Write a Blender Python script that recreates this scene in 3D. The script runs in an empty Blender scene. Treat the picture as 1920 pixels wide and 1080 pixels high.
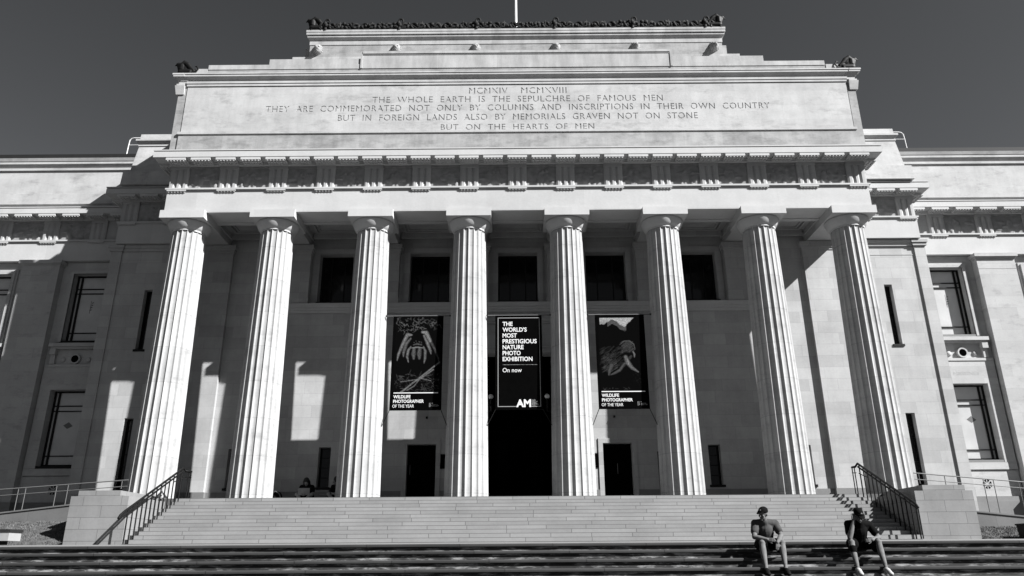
import bpy, bmesh, math, random
from math import sin, cos, tan, pi, radians, sqrt, atan2
from mathutils import Vector, Matrix
random.seed(7)
C = bpy.context.scene
COL = C.collection

# ------------------------------------------------------------------ camera
CAMP = (-.1672, -24.4635, -1.7756); PITCH, YAW, ROLL, FPX = .3441, -.0021, -.0065, 1415.6
cd = bpy.data.cameras.new('camera'); cam = bpy.data.objects.new('camera', cd); COL.objects.link(cam)
f = Vector((sin(YAW)*cos(PITCH), cos(YAW)*cos(PITCH), sin(PITCH)))
r = Vector((cos(YAW), -sin(YAW), 0)); u = r.cross(f)
r2 = cos(ROLL)*r + sin(ROLL)*u; u2 = -sin(ROLL)*r + cos(ROLL)*u
M3 = Matrix((r2, u2, -f)).transposed()
cam.matrix_world = Matrix.Translation(CAMP) @ M3.to_4x4()
cd.sensor_fit = 'HORIZONTAL'; cd.sensor_width = 36; cd.lens = 36*FPX/1920
cd.clip_start = .1; cd.clip_end = 3000
C.camera = cam

# ------------------------------------------------------------------ light
SUN_AZ, SUN_EL = radians(60.3), radians(37.2)      # to the right of the facade's normal
sd = Vector((sin(SUN_AZ)*cos(SUN_EL), -cos(SUN_AZ)*cos(SUN_EL), sin(SUN_EL)))
SKB, SKC = .262, 1.6
W = bpy.data.worlds.new('World'); C.world = W; W.use_nodes = True
nt = W.node_tree; nt.nodes.clear()
sky = nt.nodes.new('ShaderNodeTexSky'); sky.sky_type = 'NISHITA'; sky.sun_disc = False
sky.sun_elevation = SUN_EL; sky.sun_rotation = atan2(sd.x, sd.y); sky.air_density = 1.0; sky.dust_density = .6; sky.ozone_density = 2.0
sep = nt.nodes.new('ShaderNodeSeparateColor'); cmb = nt.nodes.new('ShaderNodeCombineColor')
bg = nt.nodes.new('ShaderNodeBackground'); bg.inputs[1].default_value = .05
ow = nt.nodes.new('ShaderNodeOutputWorld')
nt.links.new(sky.outputs[0], sep.inputs[0])
def wm(op, a, b):
    x = nt.nodes.new('ShaderNodeMath'); x.operation = op
    for i, q in enumerate((a, b)):
        if isinstance(q, (int, float)): x.inputs[i].default_value = q
        else: nt.links.new(q, x.inputs[i])
    return x.outputs[0]
# black-and-white film behind a red filter: red minus some blue; the haze near the horizon levels off
bw = wm('MINIMUM', wm('MAXIMUM', wm('SUBTRACT', wm('MULTIPLY', sep.outputs[0], 1.30), wm('MULTIPLY', sep.outputs[2], SKB)), 0.0), SKC)
for k, tint in enumerate((.96, 1.0, 1.06)): nt.links.new(wm('MULTIPLY', bw, tint), cmb.inputs[k])
nt.links.new(cmb.outputs[0], bg.inputs[0]); nt.links.new(bg.outputs[0], ow.inputs[0])
sl = bpy.data.lights.new('sun', 'SUN'); sl.energy = 4.6; sl.angle = radians(.53); sl.color = (1, 1, 1)
so = bpy.data.objects.new('sun', sl); COL.objects.link(so)
so.rotation_euler = sd.to_track_quat('Z', 'Y').to_euler(); so.location = (30, -30, 40)
C.view_settings.view_transform = 'Standard'; C.view_settings.look = 'None'
C.view_settings.exposure = 1.5; C.view_settings.gamma = 1

# ------------------------------------------------------------------ materials
def g(v): return (v, v, v, 1)
class N:
    def __init__(s, name):
        s.m = bpy.data.materials.new(name); s.m.use_nodes = True; s.t = s.m.node_tree
        s.b = s.t.nodes['Principled BSDF']
    def n(s, k, **kw):
        x = s.t.nodes.new('ShaderNode'+k)
        for a, v in kw.items():
            if a.startswith('i_'): x.inputs[int(a[2:])].default_value = v
            else: setattr(x, a, v)
        return x
    def l(s, a, b): s.t.links.new(a, b)
    def coords(s, sx=1, sy=1, sz=1, kind='Object'):
        mp = s.n('Mapping'); mp.inputs['Scale'].default_value = (sx, sy, sz)
        s.l(s.n('NewGeometry').outputs['Position'], mp.inputs[0]); return mp.outputs[0]
    def noise(s, vec, scale, detail=4, rough=.55):
        x = s.n('TexNoise'); x.inputs['Scale'].default_value = scale; x.inputs['Detail'].default_value = detail; x.inputs['Roughness'].default_value = rough
        s.l(vec, x.inputs['Vector']); return x.outputs['Fac']
    def ramp(s, fac, p):
        x = s.n('ValToRGB'); e = x.color_ramp.elements
        e[0].position, e[0].color = p[0][0], g(p[0][1]); e[1].position, e[1].color = p[-1][0], g(p[-1][1])
        for q, v in p[1:-1]: y = e.new(q); y.color = g(v)
        s.l(fac, x.inputs[0]); return x.outputs[0]
    def mul(s, a, b, fac=1):
        x = s.n('Mix', data_type='RGBA', blend_type='MULTIPLY'); x.inputs[0].default_value = fac
        s.l(a, x.inputs[6]); s.l(b, x.inputs[7]); return x.outputs[2]
    def base(s, c): s.l(c, s.b.inputs['Base Color'])
    def bump(s, h, strength, dist):
        x = s.n('Bump'); x.inputs['Strength'].default_value = strength; x.inputs['Distance'].default_value = dist
        s.l(h, x.inputs['Height']); s.l(x.outputs[0], s.b.inputs['Normal'])

def plain(name, v, rough=.7, spec=.3, var=.12, scale=6):
    n = N(name); c = n.coords(); k = n.noise(c, scale)
    n.base(n.ramp(k, [(.3, v*(1-var)), (.7, v*(1+var))]))
    n.b.inputs['Roughness'].default_value = rough; n.b.inputs['Specular IOR Level'].default_value = spec
    return n.m

def ashlar(name, v, bw, rh, var=.07, stain=.1, streak=0., mortar=.9, msize=.006, zoff=0, dirt=None, irr=False):
    n = N(name)
    sp = n.n('SeparateXYZ'); n.l(n.n('NewGeometry').outputs['Position'], sp.inputs[0])
    ad = n.n('Math', operation='ADD'); n.l(sp.outputs[0], ad.inputs[0]); n.l(sp.outputs[1], ad.inputs[1])
    az = n.n('Math', operation='ADD'); n.l(sp.outputs[2], az.inputs[0]); az.inputs[1].default_value = 40+zoff
    cb = n.n('CombineXYZ'); n.l(ad.outputs[0], cb.inputs[0]); n.l(az.outputs[0], cb.inputs[1])
    br = n.n('TexBrick'); n.l(cb.outputs[0], br.inputs['Vector'])
    br.inputs['Scale'].default_value = 1; br.inputs['Brick Width'].default_value = bw; br.inputs['Row Height'].default_value = rh
    br.inputs['Mortar Size'].default_value = msize; br.inputs['Mortar Smooth'].default_value = .2
    br.inputs['Color1'].default_value = g(v*(1-var)); br.inputs['Color2'].default_value = g(v*(1+var)); br.inputs['Mortar'].default_value = g(v*mortar)
    br.inputs['Bias'].default_value = .1
    if irr: br.offset, br.offset_frequency, br.squash, br.squash_frequency = .37, 3, .62, 2
    c = n.coords(1, 1, 1.6)
    k = n.ramp(n.noise(c, .9, 8, .6), [(.32, 1-stain), (.62, 1)])
    out = n.mul(br.outputs['Color'], k)
    k2 = n.ramp(n.noise(c, 14, 3), [(.25, .94), (.75, 1.03)]); out = n.mul(out, k2)
    if streak:
        cs = n.coords(1.9, 1.9, .4); k3 = n.ramp(n.noise(cs, 1.2, 7, .7), [(.35, 1-streak), (.6, 1)]); out = n.mul(out, k3)
    if dirt:
        k4 = n.ramp(n.noise(n.coords(.9, .9, 2.2), 1.4, 10, .75), [(dirt[0]-.05, dirt[1]), (dirt[0]+.11, 1)]); out = n.mul(out, k4)
    n.base(out); n.b.inputs['Roughness'].default_value = .8; n.b.inputs['Specular IOR Level'].default_value = .25
    n.bump(n.noise(n.coords(), 30, 4), .15, .01)
    return n.m

M = {}
M['wall'] = ashlar('portland_stone_wall', .36, 1.35, .43, .10, .14, .10, mortar=.82, irr=True)
M['wing'] = ashlar('portland_stone_wing', .37, 1.5, .46, .075, .08, .06, dirt=(.36, .75))
M['stone'] = ashlar('portland_stone_trim', .44, 2.2, 3.0, .03, .08, .05, mortar=.95)
M['column'] = ashlar('portland_stone_column', .36, 9.0, 1.18, .06, .15, .12, mortar=.68, msize=.007, dirt=(.38, .76))
M['arch'] = ashlar('portland_stone_architrave', .42, 3.4, 3.0, .05, .09, .05, mortar=.93)
M['attic'] = ashlar('weathered_attic_stone', .425, 1.7, .62, .045, .17, .12, mortar=.94, dirt=(.37, .72))
M['dirty'] = ashlar('rain_streaked_stone', .33, 1.4, 3.0, .07, .28, .22, mortar=.9, dirt=(.42, .7))
M['block'] = ashlar('cleaner_blocking_stone', .40, 2.3, 3.0, .08, .2, .28)
M['frieze'] = ashlar('portland_stone_frieze', .36, 2.2, 3.0, .04, .1, .1)
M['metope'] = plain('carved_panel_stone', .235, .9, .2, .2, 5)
M['landing'] = ashlar('landing_paving', .18, 1.6, .9, .1, .2)
M['plinth'] = ashlar('grey_granite_plinth', .17, 1.6, .45, .1, .15)
M['step'] = ashlar('step_stone', .235, 1.75, .1133, .09, .16, 0, mortar=.5, msize=.010, irr=True)
M['tread'] = plain('step_tread_stone', .09, .8, .3, .2, 3)
M['pedestal'] = ashlar('pedestal_stone', .205, 1.02, .30, .05, .15, .12, mortar=.45, msize=.006, zoff=1.48)
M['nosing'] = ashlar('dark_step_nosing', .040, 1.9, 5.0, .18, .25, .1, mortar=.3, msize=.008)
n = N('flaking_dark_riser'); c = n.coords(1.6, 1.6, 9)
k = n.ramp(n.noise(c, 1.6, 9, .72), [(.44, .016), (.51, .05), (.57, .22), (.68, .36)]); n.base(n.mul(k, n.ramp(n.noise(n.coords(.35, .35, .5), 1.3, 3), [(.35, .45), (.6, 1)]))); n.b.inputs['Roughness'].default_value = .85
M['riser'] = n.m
M['iron'] = plain('black_iron', .006, .6, .15)
M['rail'] = plain('grey_steel_rail', .10, .45, .4, .08)
M['bronze'] = plain('dark_bronze', .006, .55, .15, .4, 12)
M['verdigris'] = plain('blackened_bronze_relief', .009, .7, .2, .5, 9)
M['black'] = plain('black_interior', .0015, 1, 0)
M['lead'] = plain('dark_lead_roof', .015, .7, .2)
n = N('blind_behind_glass'); n.base(n.ramp(n.noise(n.coords(), 2), [(.3, .36), (.7, .43)])); n.b.inputs['Roughness'].default_value = .35; n.b.inputs['Specular IOR Level'].default_value = .5
n.b.inputs['Coat Weight'].default_value = .4; n.b.inputs['Coat Roughness'].default_value = .05
M['blind'] = n.m
n = N('dark_window_glass'); n.base(n.ramp(n.noise(n.coords(), 1.2), [(.3, .003), (.7, .007)])); n.b.inputs['Roughness'].default_value = .08; n.b.inputs['Specular IOR Level'].default_value = .25
M['glass'] = n.m
M['dim'] = plain('grey_banner_print', .26, .8, .1, .02)
M['cloth'] = plain('black_banner_cloth', .0022, 1, 0)
M['white'] = plain('white_banner_print', .60, .7, .2, .02)
M['pl'] = plain('light_photo_print', .17, .9, .0, .75, 18); M['pm'] = plain('mid_photo_print', .075, .9, .0, .6, 14); M['pd'] = plain('dark_photo_print', .016, .9, 0, .7, 12)
M['globe'] = plain('opal_globe', .7, .25, .5, .02)
M['asphalt'] = plain('asphalt', .04, .9, .2, .3, 20)
M['grassbase'] = plain('dry_turf', .07, .95, .05, .45, 5)
M['grass'] = plain('dry_grass_blades', .10, .9, .1, .35, 3)
M['concrete'] = ashlar('ramp_concrete', .13, 1.15, 2.5, .06, .2, .1, mortar=.7)
M['benchw'] = plain('white_bench_stone', .25, .8, .2, .06)
M['skin'] = plain('skin', .115, .75, .12, .18, 14); M['skin2'] = plain('tanned_skin', .2, .5, .4, .06, 9)
def cloth(name, v):
    n = N(name); c = n.coords(1, 1, .55); n.base(n.ramp(n.noise(c, 16), [(.3, v*.85), (.7, v*1.15)])); n.b.inputs['Roughness'].default_value = .95; n.b.inputs['Specular IOR Level'].default_value = .05
    n.bump(n.noise(c, 7, 2, .45), .5, .05); return n.m
M['tee'] = cloth('grey_tshirt', .05); M['teeb'] = cloth('black_tshirt', .005); M['short'] = cloth('dark_shorts', .004)
M['hair'] = plain('dark_hair', .008, .6, .3); M['cap'] = plain('black_cap', .005, .9, .05); M['shoe'] = plain('black_shoe', .004, .7, .1); M['shoew'] = plain('white_shoe', .33, .7, .2, .05)
M['paper'] = plain('pale_paper', .25, .8, .1, .1)

# ------------------------------------------------------------------ mesh helpers
class MB:
    def __init__(s): s.v = []; s.f = []; s.mi = []; s.sm = []
    def add(s, vs, fs, mi=0, smooth=False):
        o = len(s.v); s.v += [tuple(p) for p in vs]
        for f_ in fs: s.f.append(tuple(o+i for i in f_)); s.mi.append(mi); s.sm.append(smooth)
        return s
    def box(s, x0, x1, y0, y1, z0, z1, mi=0):
        return s.tbox(x0, x1, y0, y1, z0, x0, x1, y0, y1, z1, mi)
    def tbox(s, a0, a1, b0, b1, z0, c0, c1, d0, d1, z1, mi=0):
        vs = [(a0, b0, z0), (a1, b0, z0), (a1, b1, z0), (a0, b1, z0), (c0, d0, z1), (c1, d0, z1), (c1, d1, z1), (c0, d1, z1)]
        return s.add(vs, [(3, 2, 1, 0), (4, 5, 6, 7), (0, 1, 5, 4), (1, 2, 6, 5), (2, 3, 7, 6), (3, 0, 4, 7)], mi)
    def course(s, x0, x1, yf, yb, z0, z1, p0, p1=None, mi=0):
        p1 = p0 if p1 is None else p1
        return s.tbox(x0-p0, x1+p0, yf-p0, yb, z0, x0-p1, x1+p1, yf-p1, yb, z1, mi)
    def prism(s, poly, z0, z1, mi=0):      # poly of (x,y), counter-clockwise from above
        n = len(poly); vs = [(x, y, z0) for x, y in poly]+[(x, y, z1) for x, y in poly]
        return s.add(vs, [tuple(range(n-1, -1, -1)), tuple(range(n, 2*n))]+[(i, (i+1) % n, n+(i+1) % n, n+i) for i in range(n)], mi)
    def wallhole(s, x0, x1, z0, z1, yf, yb, holes, mi=0):   # wall slab with rectangular holes
        xs = sorted({x0, x1, *[h[0] for h in holes], *[h[1] for h in holes]}); zs = sorted({z0, z1, *[h[2] for h in holes], *[h[3] for h in holes]})
        def solid(i, j):
            if i < 0 or j < 0 or i >= len(xs)-1 or j >= len(zs)-1: return False
            cx, cz = (xs[i]+xs[i+1])/2, (zs[j]+zs[j+1])/2
            return not any(h[0] < cx < h[1] and h[2] < cz < h[3] for h in holes)
        for i in range(len(xs)-1):
            for j in range(len(zs)-1):
                if not solid(i, j): continue
                a, b, c_, d = xs[i], xs[i+1], zs[j], zs[j+1]
                s.add([(a, yf, c_), (b, yf, c_), (b, yf, d), (a, yf, d)], [(0, 1, 2, 3)], mi)
                s.add([(a, yb, c_), (b, yb, c_), (b, yb, d), (a, yb, d)], [(3, 2, 1, 0)], mi)
                if not solid(i-1, j): s.add([(a, yf, c_), (a, yf, d), (a, yb, d), (a, yb, c_)], [(0, 1, 2, 3)], mi)
                if not solid(i+1, j): s.add([(b, yf, c_), (b, yb, c_), (b, yb, d), (b, yf, d)], [(0, 1, 2, 3)], mi)
                if not solid(i, j-1): s.add([(a, yf, c_), (a, yb, c_), (b, yb, c_), (b, yf, c_)], [(0, 1, 2, 3)], mi)
                if not solid(i, j+1): s.add([(a, yf, d), (b, yf, d), (b, yb, d), (a, yb, d)], [(0, 1, 2, 3)], mi)
        return s
    def tube(s, pts, rad, seg=8, mi=0, smooth=True):
        pts = [Vector(p) for p in pts]; n = len(pts); rr = rad if isinstance(rad, (list, tuple)) else [rad]*n
        vs = []; up = None
        for i, p in enumerate(pts):
            d = (pts[min(i+1, n-1)]-pts[max(i-1, 0)]).normalized()
            if up is None: up = d.orthogonal().normalized()
            up = (up-d*up.dot(d)); up = up.normalized() if up.length > 1e-5 else d.orthogonal().normalized()
            w = d.cross(up)
            for k in range(seg): a = 2*pi*k/seg; vs.append(p+rr[i]*(cos(a)*up+sin(a)*w))
        fs = [(i*seg+k, i*seg+(k+1) % seg, (i+1)*seg+(k+1) % seg, (i+1)*seg+k) for i in range(n-1) for k in range(seg)]
        s.add(vs, fs, mi, smooth); s.add(vs[:seg], [tuple(range(seg-1, -1, -1))], mi); s.add(vs[-seg:], [tuple(range(seg))], mi)
        return s
    def ball(s, c, rad, seg=14, rings=9, mi=0, rot=None):
        rx, ry, rz = rad if isinstance(rad, (list, tuple)) else (rad,)*3
        c = Vector(c); vs = []; R_ = rot or Matrix.Identity(3)
        for i in range(rings+1):
            t = pi*i/rings
            for k in range(seg): a = 2*pi*k/seg; vs.append(c+R_ @ Vector((rx*sin(t)*cos(a), ry*sin(t)*sin(a), rz*cos(t))))
        fs = [(i*seg+k, (i+1)*seg+k, (i+1)*seg+(k+1) % seg, i*seg+(k+1) % seg) for i in range(rings) for k in range(seg)]
        return s.add(vs, fs, mi, True)
    def cone(s, p0, p1, r0, r1, seg=12, mi=0):   # tapered capsule
        p0, p1 = Vector(p0), Vector(p1); d = p1-p0; k = 5
        pts = []; rr = []; dn = d.normalized()
        for i in range(k): a = pi/2*(1-i/(k)); pts.append(p0-dn*r0*sin(a)); rr.append(max(r0*cos(a), .001))
        pts.append(p0); rr.append(r0); pts.append(p1); rr.append(r1)
        for i in range(1, k+1): a = pi/2*i/k; pts.append(p1+dn*r1*sin(a)); rr.append(max(r1*cos(a), .001))
        return s.tube(pts, rr, seg, mi)
    def lathe(s, prof, seg=24, c=(0, 0), mi=0, smooth=True):
        n = len(prof); vs = [(c[0]+q*cos(2*pi*k/seg), c[1]+q*sin(2*pi*k/seg), z) for q, z in prof for k in range(seg)]
        fs = [(i*seg+k, i*seg+(k+1) % seg, (i+1)*seg+(k+1) % seg, (i+1)*seg+k) for i in range(n-1) for k in range(seg)]
        s.add(vs, fs, mi, smooth); return s
    def mesh(s, name, mats):
        me = bpy.data.meshes.new(name); me.from_pydata(s.v, [], s.f); me.update()
        for m in (mats if isinstance(mats, (list, tuple)) else [mats]): me.materials.append(m)
        me.polygons.foreach_set('material_index', s.mi); me.polygons.foreach_set('use_smooth', s.sm); me.update()
        return me
    def build(s, name, mats, parent=None):
        return link(name, s.mesh(name, mats), parent)
    def remesh(s, name, mat, parent, vox, it=2):
        me = s.mesh(name, mat); o = bpy.data.objects.new('tmp', me); COL.objects.link(o)
        m = o.modifiers.new('r', 'REMESH'); m.mode = 'VOXEL'; m.voxel_size = vox; m.use_smooth_shade = True
        sm = o.modifiers.new('s', 'SMOOTH'); sm.iterations = it; sm.factor = .5
        dg = bpy.context.evaluated_depsgraph_get(); dg.update()
        nm = bpy.data.meshes.new_from_object(o.evaluated_get(dg)); nm.name = name
        bpy.data.objects.remove(o); nm.materials.clear(); nm.materials.append(mat)
        nm.polygons.foreach_set('use_smooth', [True]*len(nm.polygons))
        return link(name, nm, parent)
def link(name, data, parent=None):
    o = bpy.data.objects.new(name, data); COL.objects.link(o)
    if parent: o.parent = parent
    return o
def tag(o, label=None, cat=None, group=None, kind=None):
    if label: o['label'] = label
    if cat: o['category'] = cat
    if group: o['group'] = group
    if kind: o['kind'] = kind
    return o
def thing(name, label, cat, loc=(0, 0, 0), group=None):
    o = bpy.data.objects.new(name, None); COL.objects.link(o); o.location = loc; o.empty_display_size = .3
    return tag(o, label, cat, group)
def dup(o, parent=None):
    c_ = o.copy(); COL.objects.link(c_); c_.parent = parent
    for ch in list(o.children): dup(ch, c_)
    return c_
def text_mesh(lines, name, mat, parent, extr=.003):
    """lines: (string, x_left, z_base, cap height, width or None, weight) lying on plane y=0 of the result, facing -y"""
    allv, allf = [], []
    dg = bpy.context.evaluated_depsgraph_get()
    for s_, x0, z0, h, w, wt in lines:
        fc = bpy.data.curves.new('t', 'FONT'); fc.body = s_; fc.size = h/.729; fc.offset = wt*h; fc.extrude = extr; fc.resolution_u = 3
        o = bpy.data.objects.new('t', fc); COL.objects.link(o); dg.update()
        me = bpy.data.meshes.new_from_object(o.evaluated_get(bpy.context.evaluated_depsgraph_get()))
        xs = [v.co.x for v in me.vertices]; a, b = min(xs), max(xs); k = (w/(b-a)) if w else 1
        off = len(allv); allv += [(x0+(v.co.x-a)*k, -v.co.z, z0+v.co.y) for v in me.vertices]
        allf += [tuple(off+i for i in p.vertices) for p in me.polygons]
        bpy.data.objects.remove(o); bpy.data.meshes.remove(me)
    m = bpy.data.meshes.new(name); m.from_pydata(allv, [], allf); m.update(); m.materials.append(mat)
    return link(name, m, parent)

# ------------------------------------------------------------------ ground, steps (the setting)
PX = 10.5            # half width of the flight
NR, RH, TD = 12, .1133, .25
LZ = -NR*RH          # landing at the foot of the flight
YB = -.85-(NR-1)*TD  # front of the lowest riser
LY, LZ2 = -8.2, -1.485   # edge of the sloping landing
m = MB(); m.box(-600, 600, -600, -12.3, -3.6, -3.36); m.box(-600, 600, 4.9, 600, -3.6, -.1)
tag(m.build('forecourt_ground', M['asphalt']), kind='structure')
m = MB(); m.box(-12.3, 12.3, -.845, 4.6, -.4, .0, 1)
tag(m.build('porch_floor', [M['step'], M['tread']]), kind='structure')
m = MB()
for k_ in range(NR):
    z1 = -k_*RH; yf = -.85-k_*TD
    if k_: m.add([(-PX, yf, z1), (PX, yf, z1), (PX, yf+TD-.002, z1), (-PX, yf+TD-.002, z1)], [(0, 1, 2, 3)], 1)
    x = PX
    m.add([(-x, yf, z1-RH), (x, yf, z1-RH), (x, yf, z1), (-x, yf, z1)], [(0, 1, 2, 3)], 0)
tag(m.build('upper_steps', [M['step'], M['tread']]), kind='structure')
m = MB()
m.add([(-40, LY+.06, LZ2), (40, LY+.06, LZ2), (40, YB+.3, LZ), (-40, YB+.3, LZ), (-40, LY+.06, -2.2), (40, LY+.06, -2.2)], [(0, 1, 2, 3), (4, 5, 1, 0)], 0)
tag(m.build('landing_pavement', M['landing']), kind='structure')
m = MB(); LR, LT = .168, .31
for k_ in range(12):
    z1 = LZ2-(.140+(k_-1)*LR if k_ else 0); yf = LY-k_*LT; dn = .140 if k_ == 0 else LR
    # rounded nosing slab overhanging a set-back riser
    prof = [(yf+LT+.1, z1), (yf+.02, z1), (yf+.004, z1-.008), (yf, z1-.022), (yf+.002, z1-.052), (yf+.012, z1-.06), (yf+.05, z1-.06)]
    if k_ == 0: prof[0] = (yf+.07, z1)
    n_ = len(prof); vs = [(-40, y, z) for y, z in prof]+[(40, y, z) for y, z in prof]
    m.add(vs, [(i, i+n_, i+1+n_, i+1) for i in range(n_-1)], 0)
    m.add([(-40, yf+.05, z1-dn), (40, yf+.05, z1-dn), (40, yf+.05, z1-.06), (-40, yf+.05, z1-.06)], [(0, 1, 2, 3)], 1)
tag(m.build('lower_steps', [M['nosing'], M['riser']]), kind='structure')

# grass banks beside the pedestals
for s in (-1, 1):
    nx, ny = 60, 14; vs = []; rnd = random.Random(3+s)
    for j in range(ny+1):
        for i in range(nx+1):
            x = s*(12.07+28*(i/nx)**1.5); t = max(0, j-1)/(ny-1); y = -3.78+1.78*t
            zt = -1.372+(.68 if s < 0 else .36)*t+rnd.uniform(-.014, .014) if j else -1.7
            vs.append((x, y, zt))
    fs = [(j*(nx+1)+i, j*(nx+1)+i+1, (j+1)*(nx+1)+i+1, (j+1)*(nx+1)+i) for j in range(ny) for i in range(nx)]
    if s < 0: fs = [f_[::-1] for f_ in fs]
    m = MB(); m.add(vs, fs, 0, True)
    for _ in range(9000):
        x = s*rnd.uniform(12.1, 17.5); t = rnd.random(); y = -3.78+1.76*t; z = -1.372+(.68 if s < 0 else .36)*t-.012
        h = rnd.uniform(.02, .055); a = rnd.uniform(0, pi); dx, dy = .012*cos(a), .012*sin(a); lx, ly = rnd.uniform(-.025, .025), rnd.uniform(-.025, .025)
        m.add([(x-dx, y-dy, z), (x+dx, y+dy, z), (x+lx, y+ly, z+h)], [(0, 1, 2)], 1)
    tag(m.build('grass_bank', [M['grassbase'], M['grass']]), 'short dry grass on the bank %s the steps' % ('left of' if s < 0 else 'right of'), 'grass', kind='stuff')

# ------------------------------------------------------------------ the museum
mus = thing('museum_building', 'pale stone neoclassical museum with eight fluted columns and an inscribed attic', 'museum', (0, 0, 0))
XC = [-11.63, -8.5, -5.1, -1.7, 1.7, 5.1, 8.5, 11.63]
ZA, ZAB = 9.68, 9.396         # architrave soffit, abacus soffit

# columns
def column_mesh():
    m = MB(); NF, SUB = 20, 5; rows = 14; H = 9.02; vs = []
    rb, rt = .70, .562
    for i in range(rows+1):
        t = i/rows; R_ = rb+(rt-rb)*(.82*t+.18*t*t); dep = .075*R_
        z = H*t
        for k in range(NF*SUB):
            a = 2*pi*(k+.0)/(NF*SUB); q = (k % SUB)/SUB
            d = dep*(1-(2*q-1)**2)**.5 if 0 < q < 1 else 0
            vs.append(((R_-d)*cos(a), (R_-d)*sin(a), z))
    n_ = NF*SUB
    m.add(vs, [(i*n_+k, i*n_+(k+1) % n_, (i+1)*n_+(k+1) % n_, (i+1)*n_+k) for i in range(rows) for k in range(n_)])
    return m.mesh('column', M['column'])
def capital_mesh():
    m = MB()
    m.lathe([(.545, 9.015), (.568, 9.02), (.572, 9.045), (.562, 9.05), (.575, 9.065), (.578, 9.08), (.60, 9.095), (.648, 9.16), (.695, 9.25), (.722, 9.33), (.728, 9.36), (.716, 9.388), (.68, 9.397)], 48)
    m.box(-.774, .774, -.774, .74, ZAB, ZA+.0, 0)
    return m.mesh('capital', M['stone'])
cm, km = column_mesh(), capital_mesh()
for i, x in enumerate(XC):
    o = link('column', cm, mus); o.location = (x, 0, 0); o.rotation_euler.z = random.choice((0, pi/2, pi, -pi/2))
    c_ = link('capital', km, o); c_.rotation_euler.z = -o.rotation_euler.z

# entablature pieces
ZT0, ZT1, ZF1 = 10.52, 10.58, 11.50
def triglyph_mesh(w=.66):
    m = MB(); h = w/2; p = .05; gx = w*.105
    poly = [(-h, 0)]
    poly = [(-h, 0.045), (-h, -p+.03), (-h+gx*.9, -p)]
    for c0 in (-w/6, w/6):
        poly += [(c0-gx, -p), (c0, -p+.055), (c0+gx, -p)]
    poly += [(h-gx*.9, -p), (h, -p+.03), (h, .045)]
    m.prism(poly, ZT1, ZF1-.17)
    m.box(-h-.004, h+.004, -p-.012, .044, ZF1-.17, ZF1-.04)
    return m.mesh('triglyph', M['frieze'])
tm = triglyph_mesh()
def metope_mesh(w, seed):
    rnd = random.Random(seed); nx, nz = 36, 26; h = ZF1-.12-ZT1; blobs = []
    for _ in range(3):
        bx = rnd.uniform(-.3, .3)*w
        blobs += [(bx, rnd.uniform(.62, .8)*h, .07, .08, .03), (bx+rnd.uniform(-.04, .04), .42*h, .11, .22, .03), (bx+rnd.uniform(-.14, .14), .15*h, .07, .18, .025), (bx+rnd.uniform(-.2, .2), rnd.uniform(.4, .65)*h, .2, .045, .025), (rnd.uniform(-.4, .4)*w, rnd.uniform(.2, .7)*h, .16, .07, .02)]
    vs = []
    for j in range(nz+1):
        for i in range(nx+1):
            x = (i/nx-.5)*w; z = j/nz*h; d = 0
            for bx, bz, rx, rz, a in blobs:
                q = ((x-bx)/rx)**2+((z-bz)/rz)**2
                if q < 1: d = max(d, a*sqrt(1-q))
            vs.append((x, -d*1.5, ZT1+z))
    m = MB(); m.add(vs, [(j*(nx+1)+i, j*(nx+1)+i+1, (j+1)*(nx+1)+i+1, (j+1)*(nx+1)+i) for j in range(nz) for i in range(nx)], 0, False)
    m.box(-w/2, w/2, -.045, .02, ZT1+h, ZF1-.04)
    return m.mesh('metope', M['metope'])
def guttae(m, cx, yf, z, w, rows=1, dy=.11, n=6, h=.045, rr=.034):
    for k in range(n):
        for q in range(rows):
            x = cx-w/2+w*(k+.5)/n; y = yf+.04+q*dy
            m.lathe([(rr*.75, z), (rr, z-h), (0.001, z-h)], 7, (x, y), 0, False)
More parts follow.
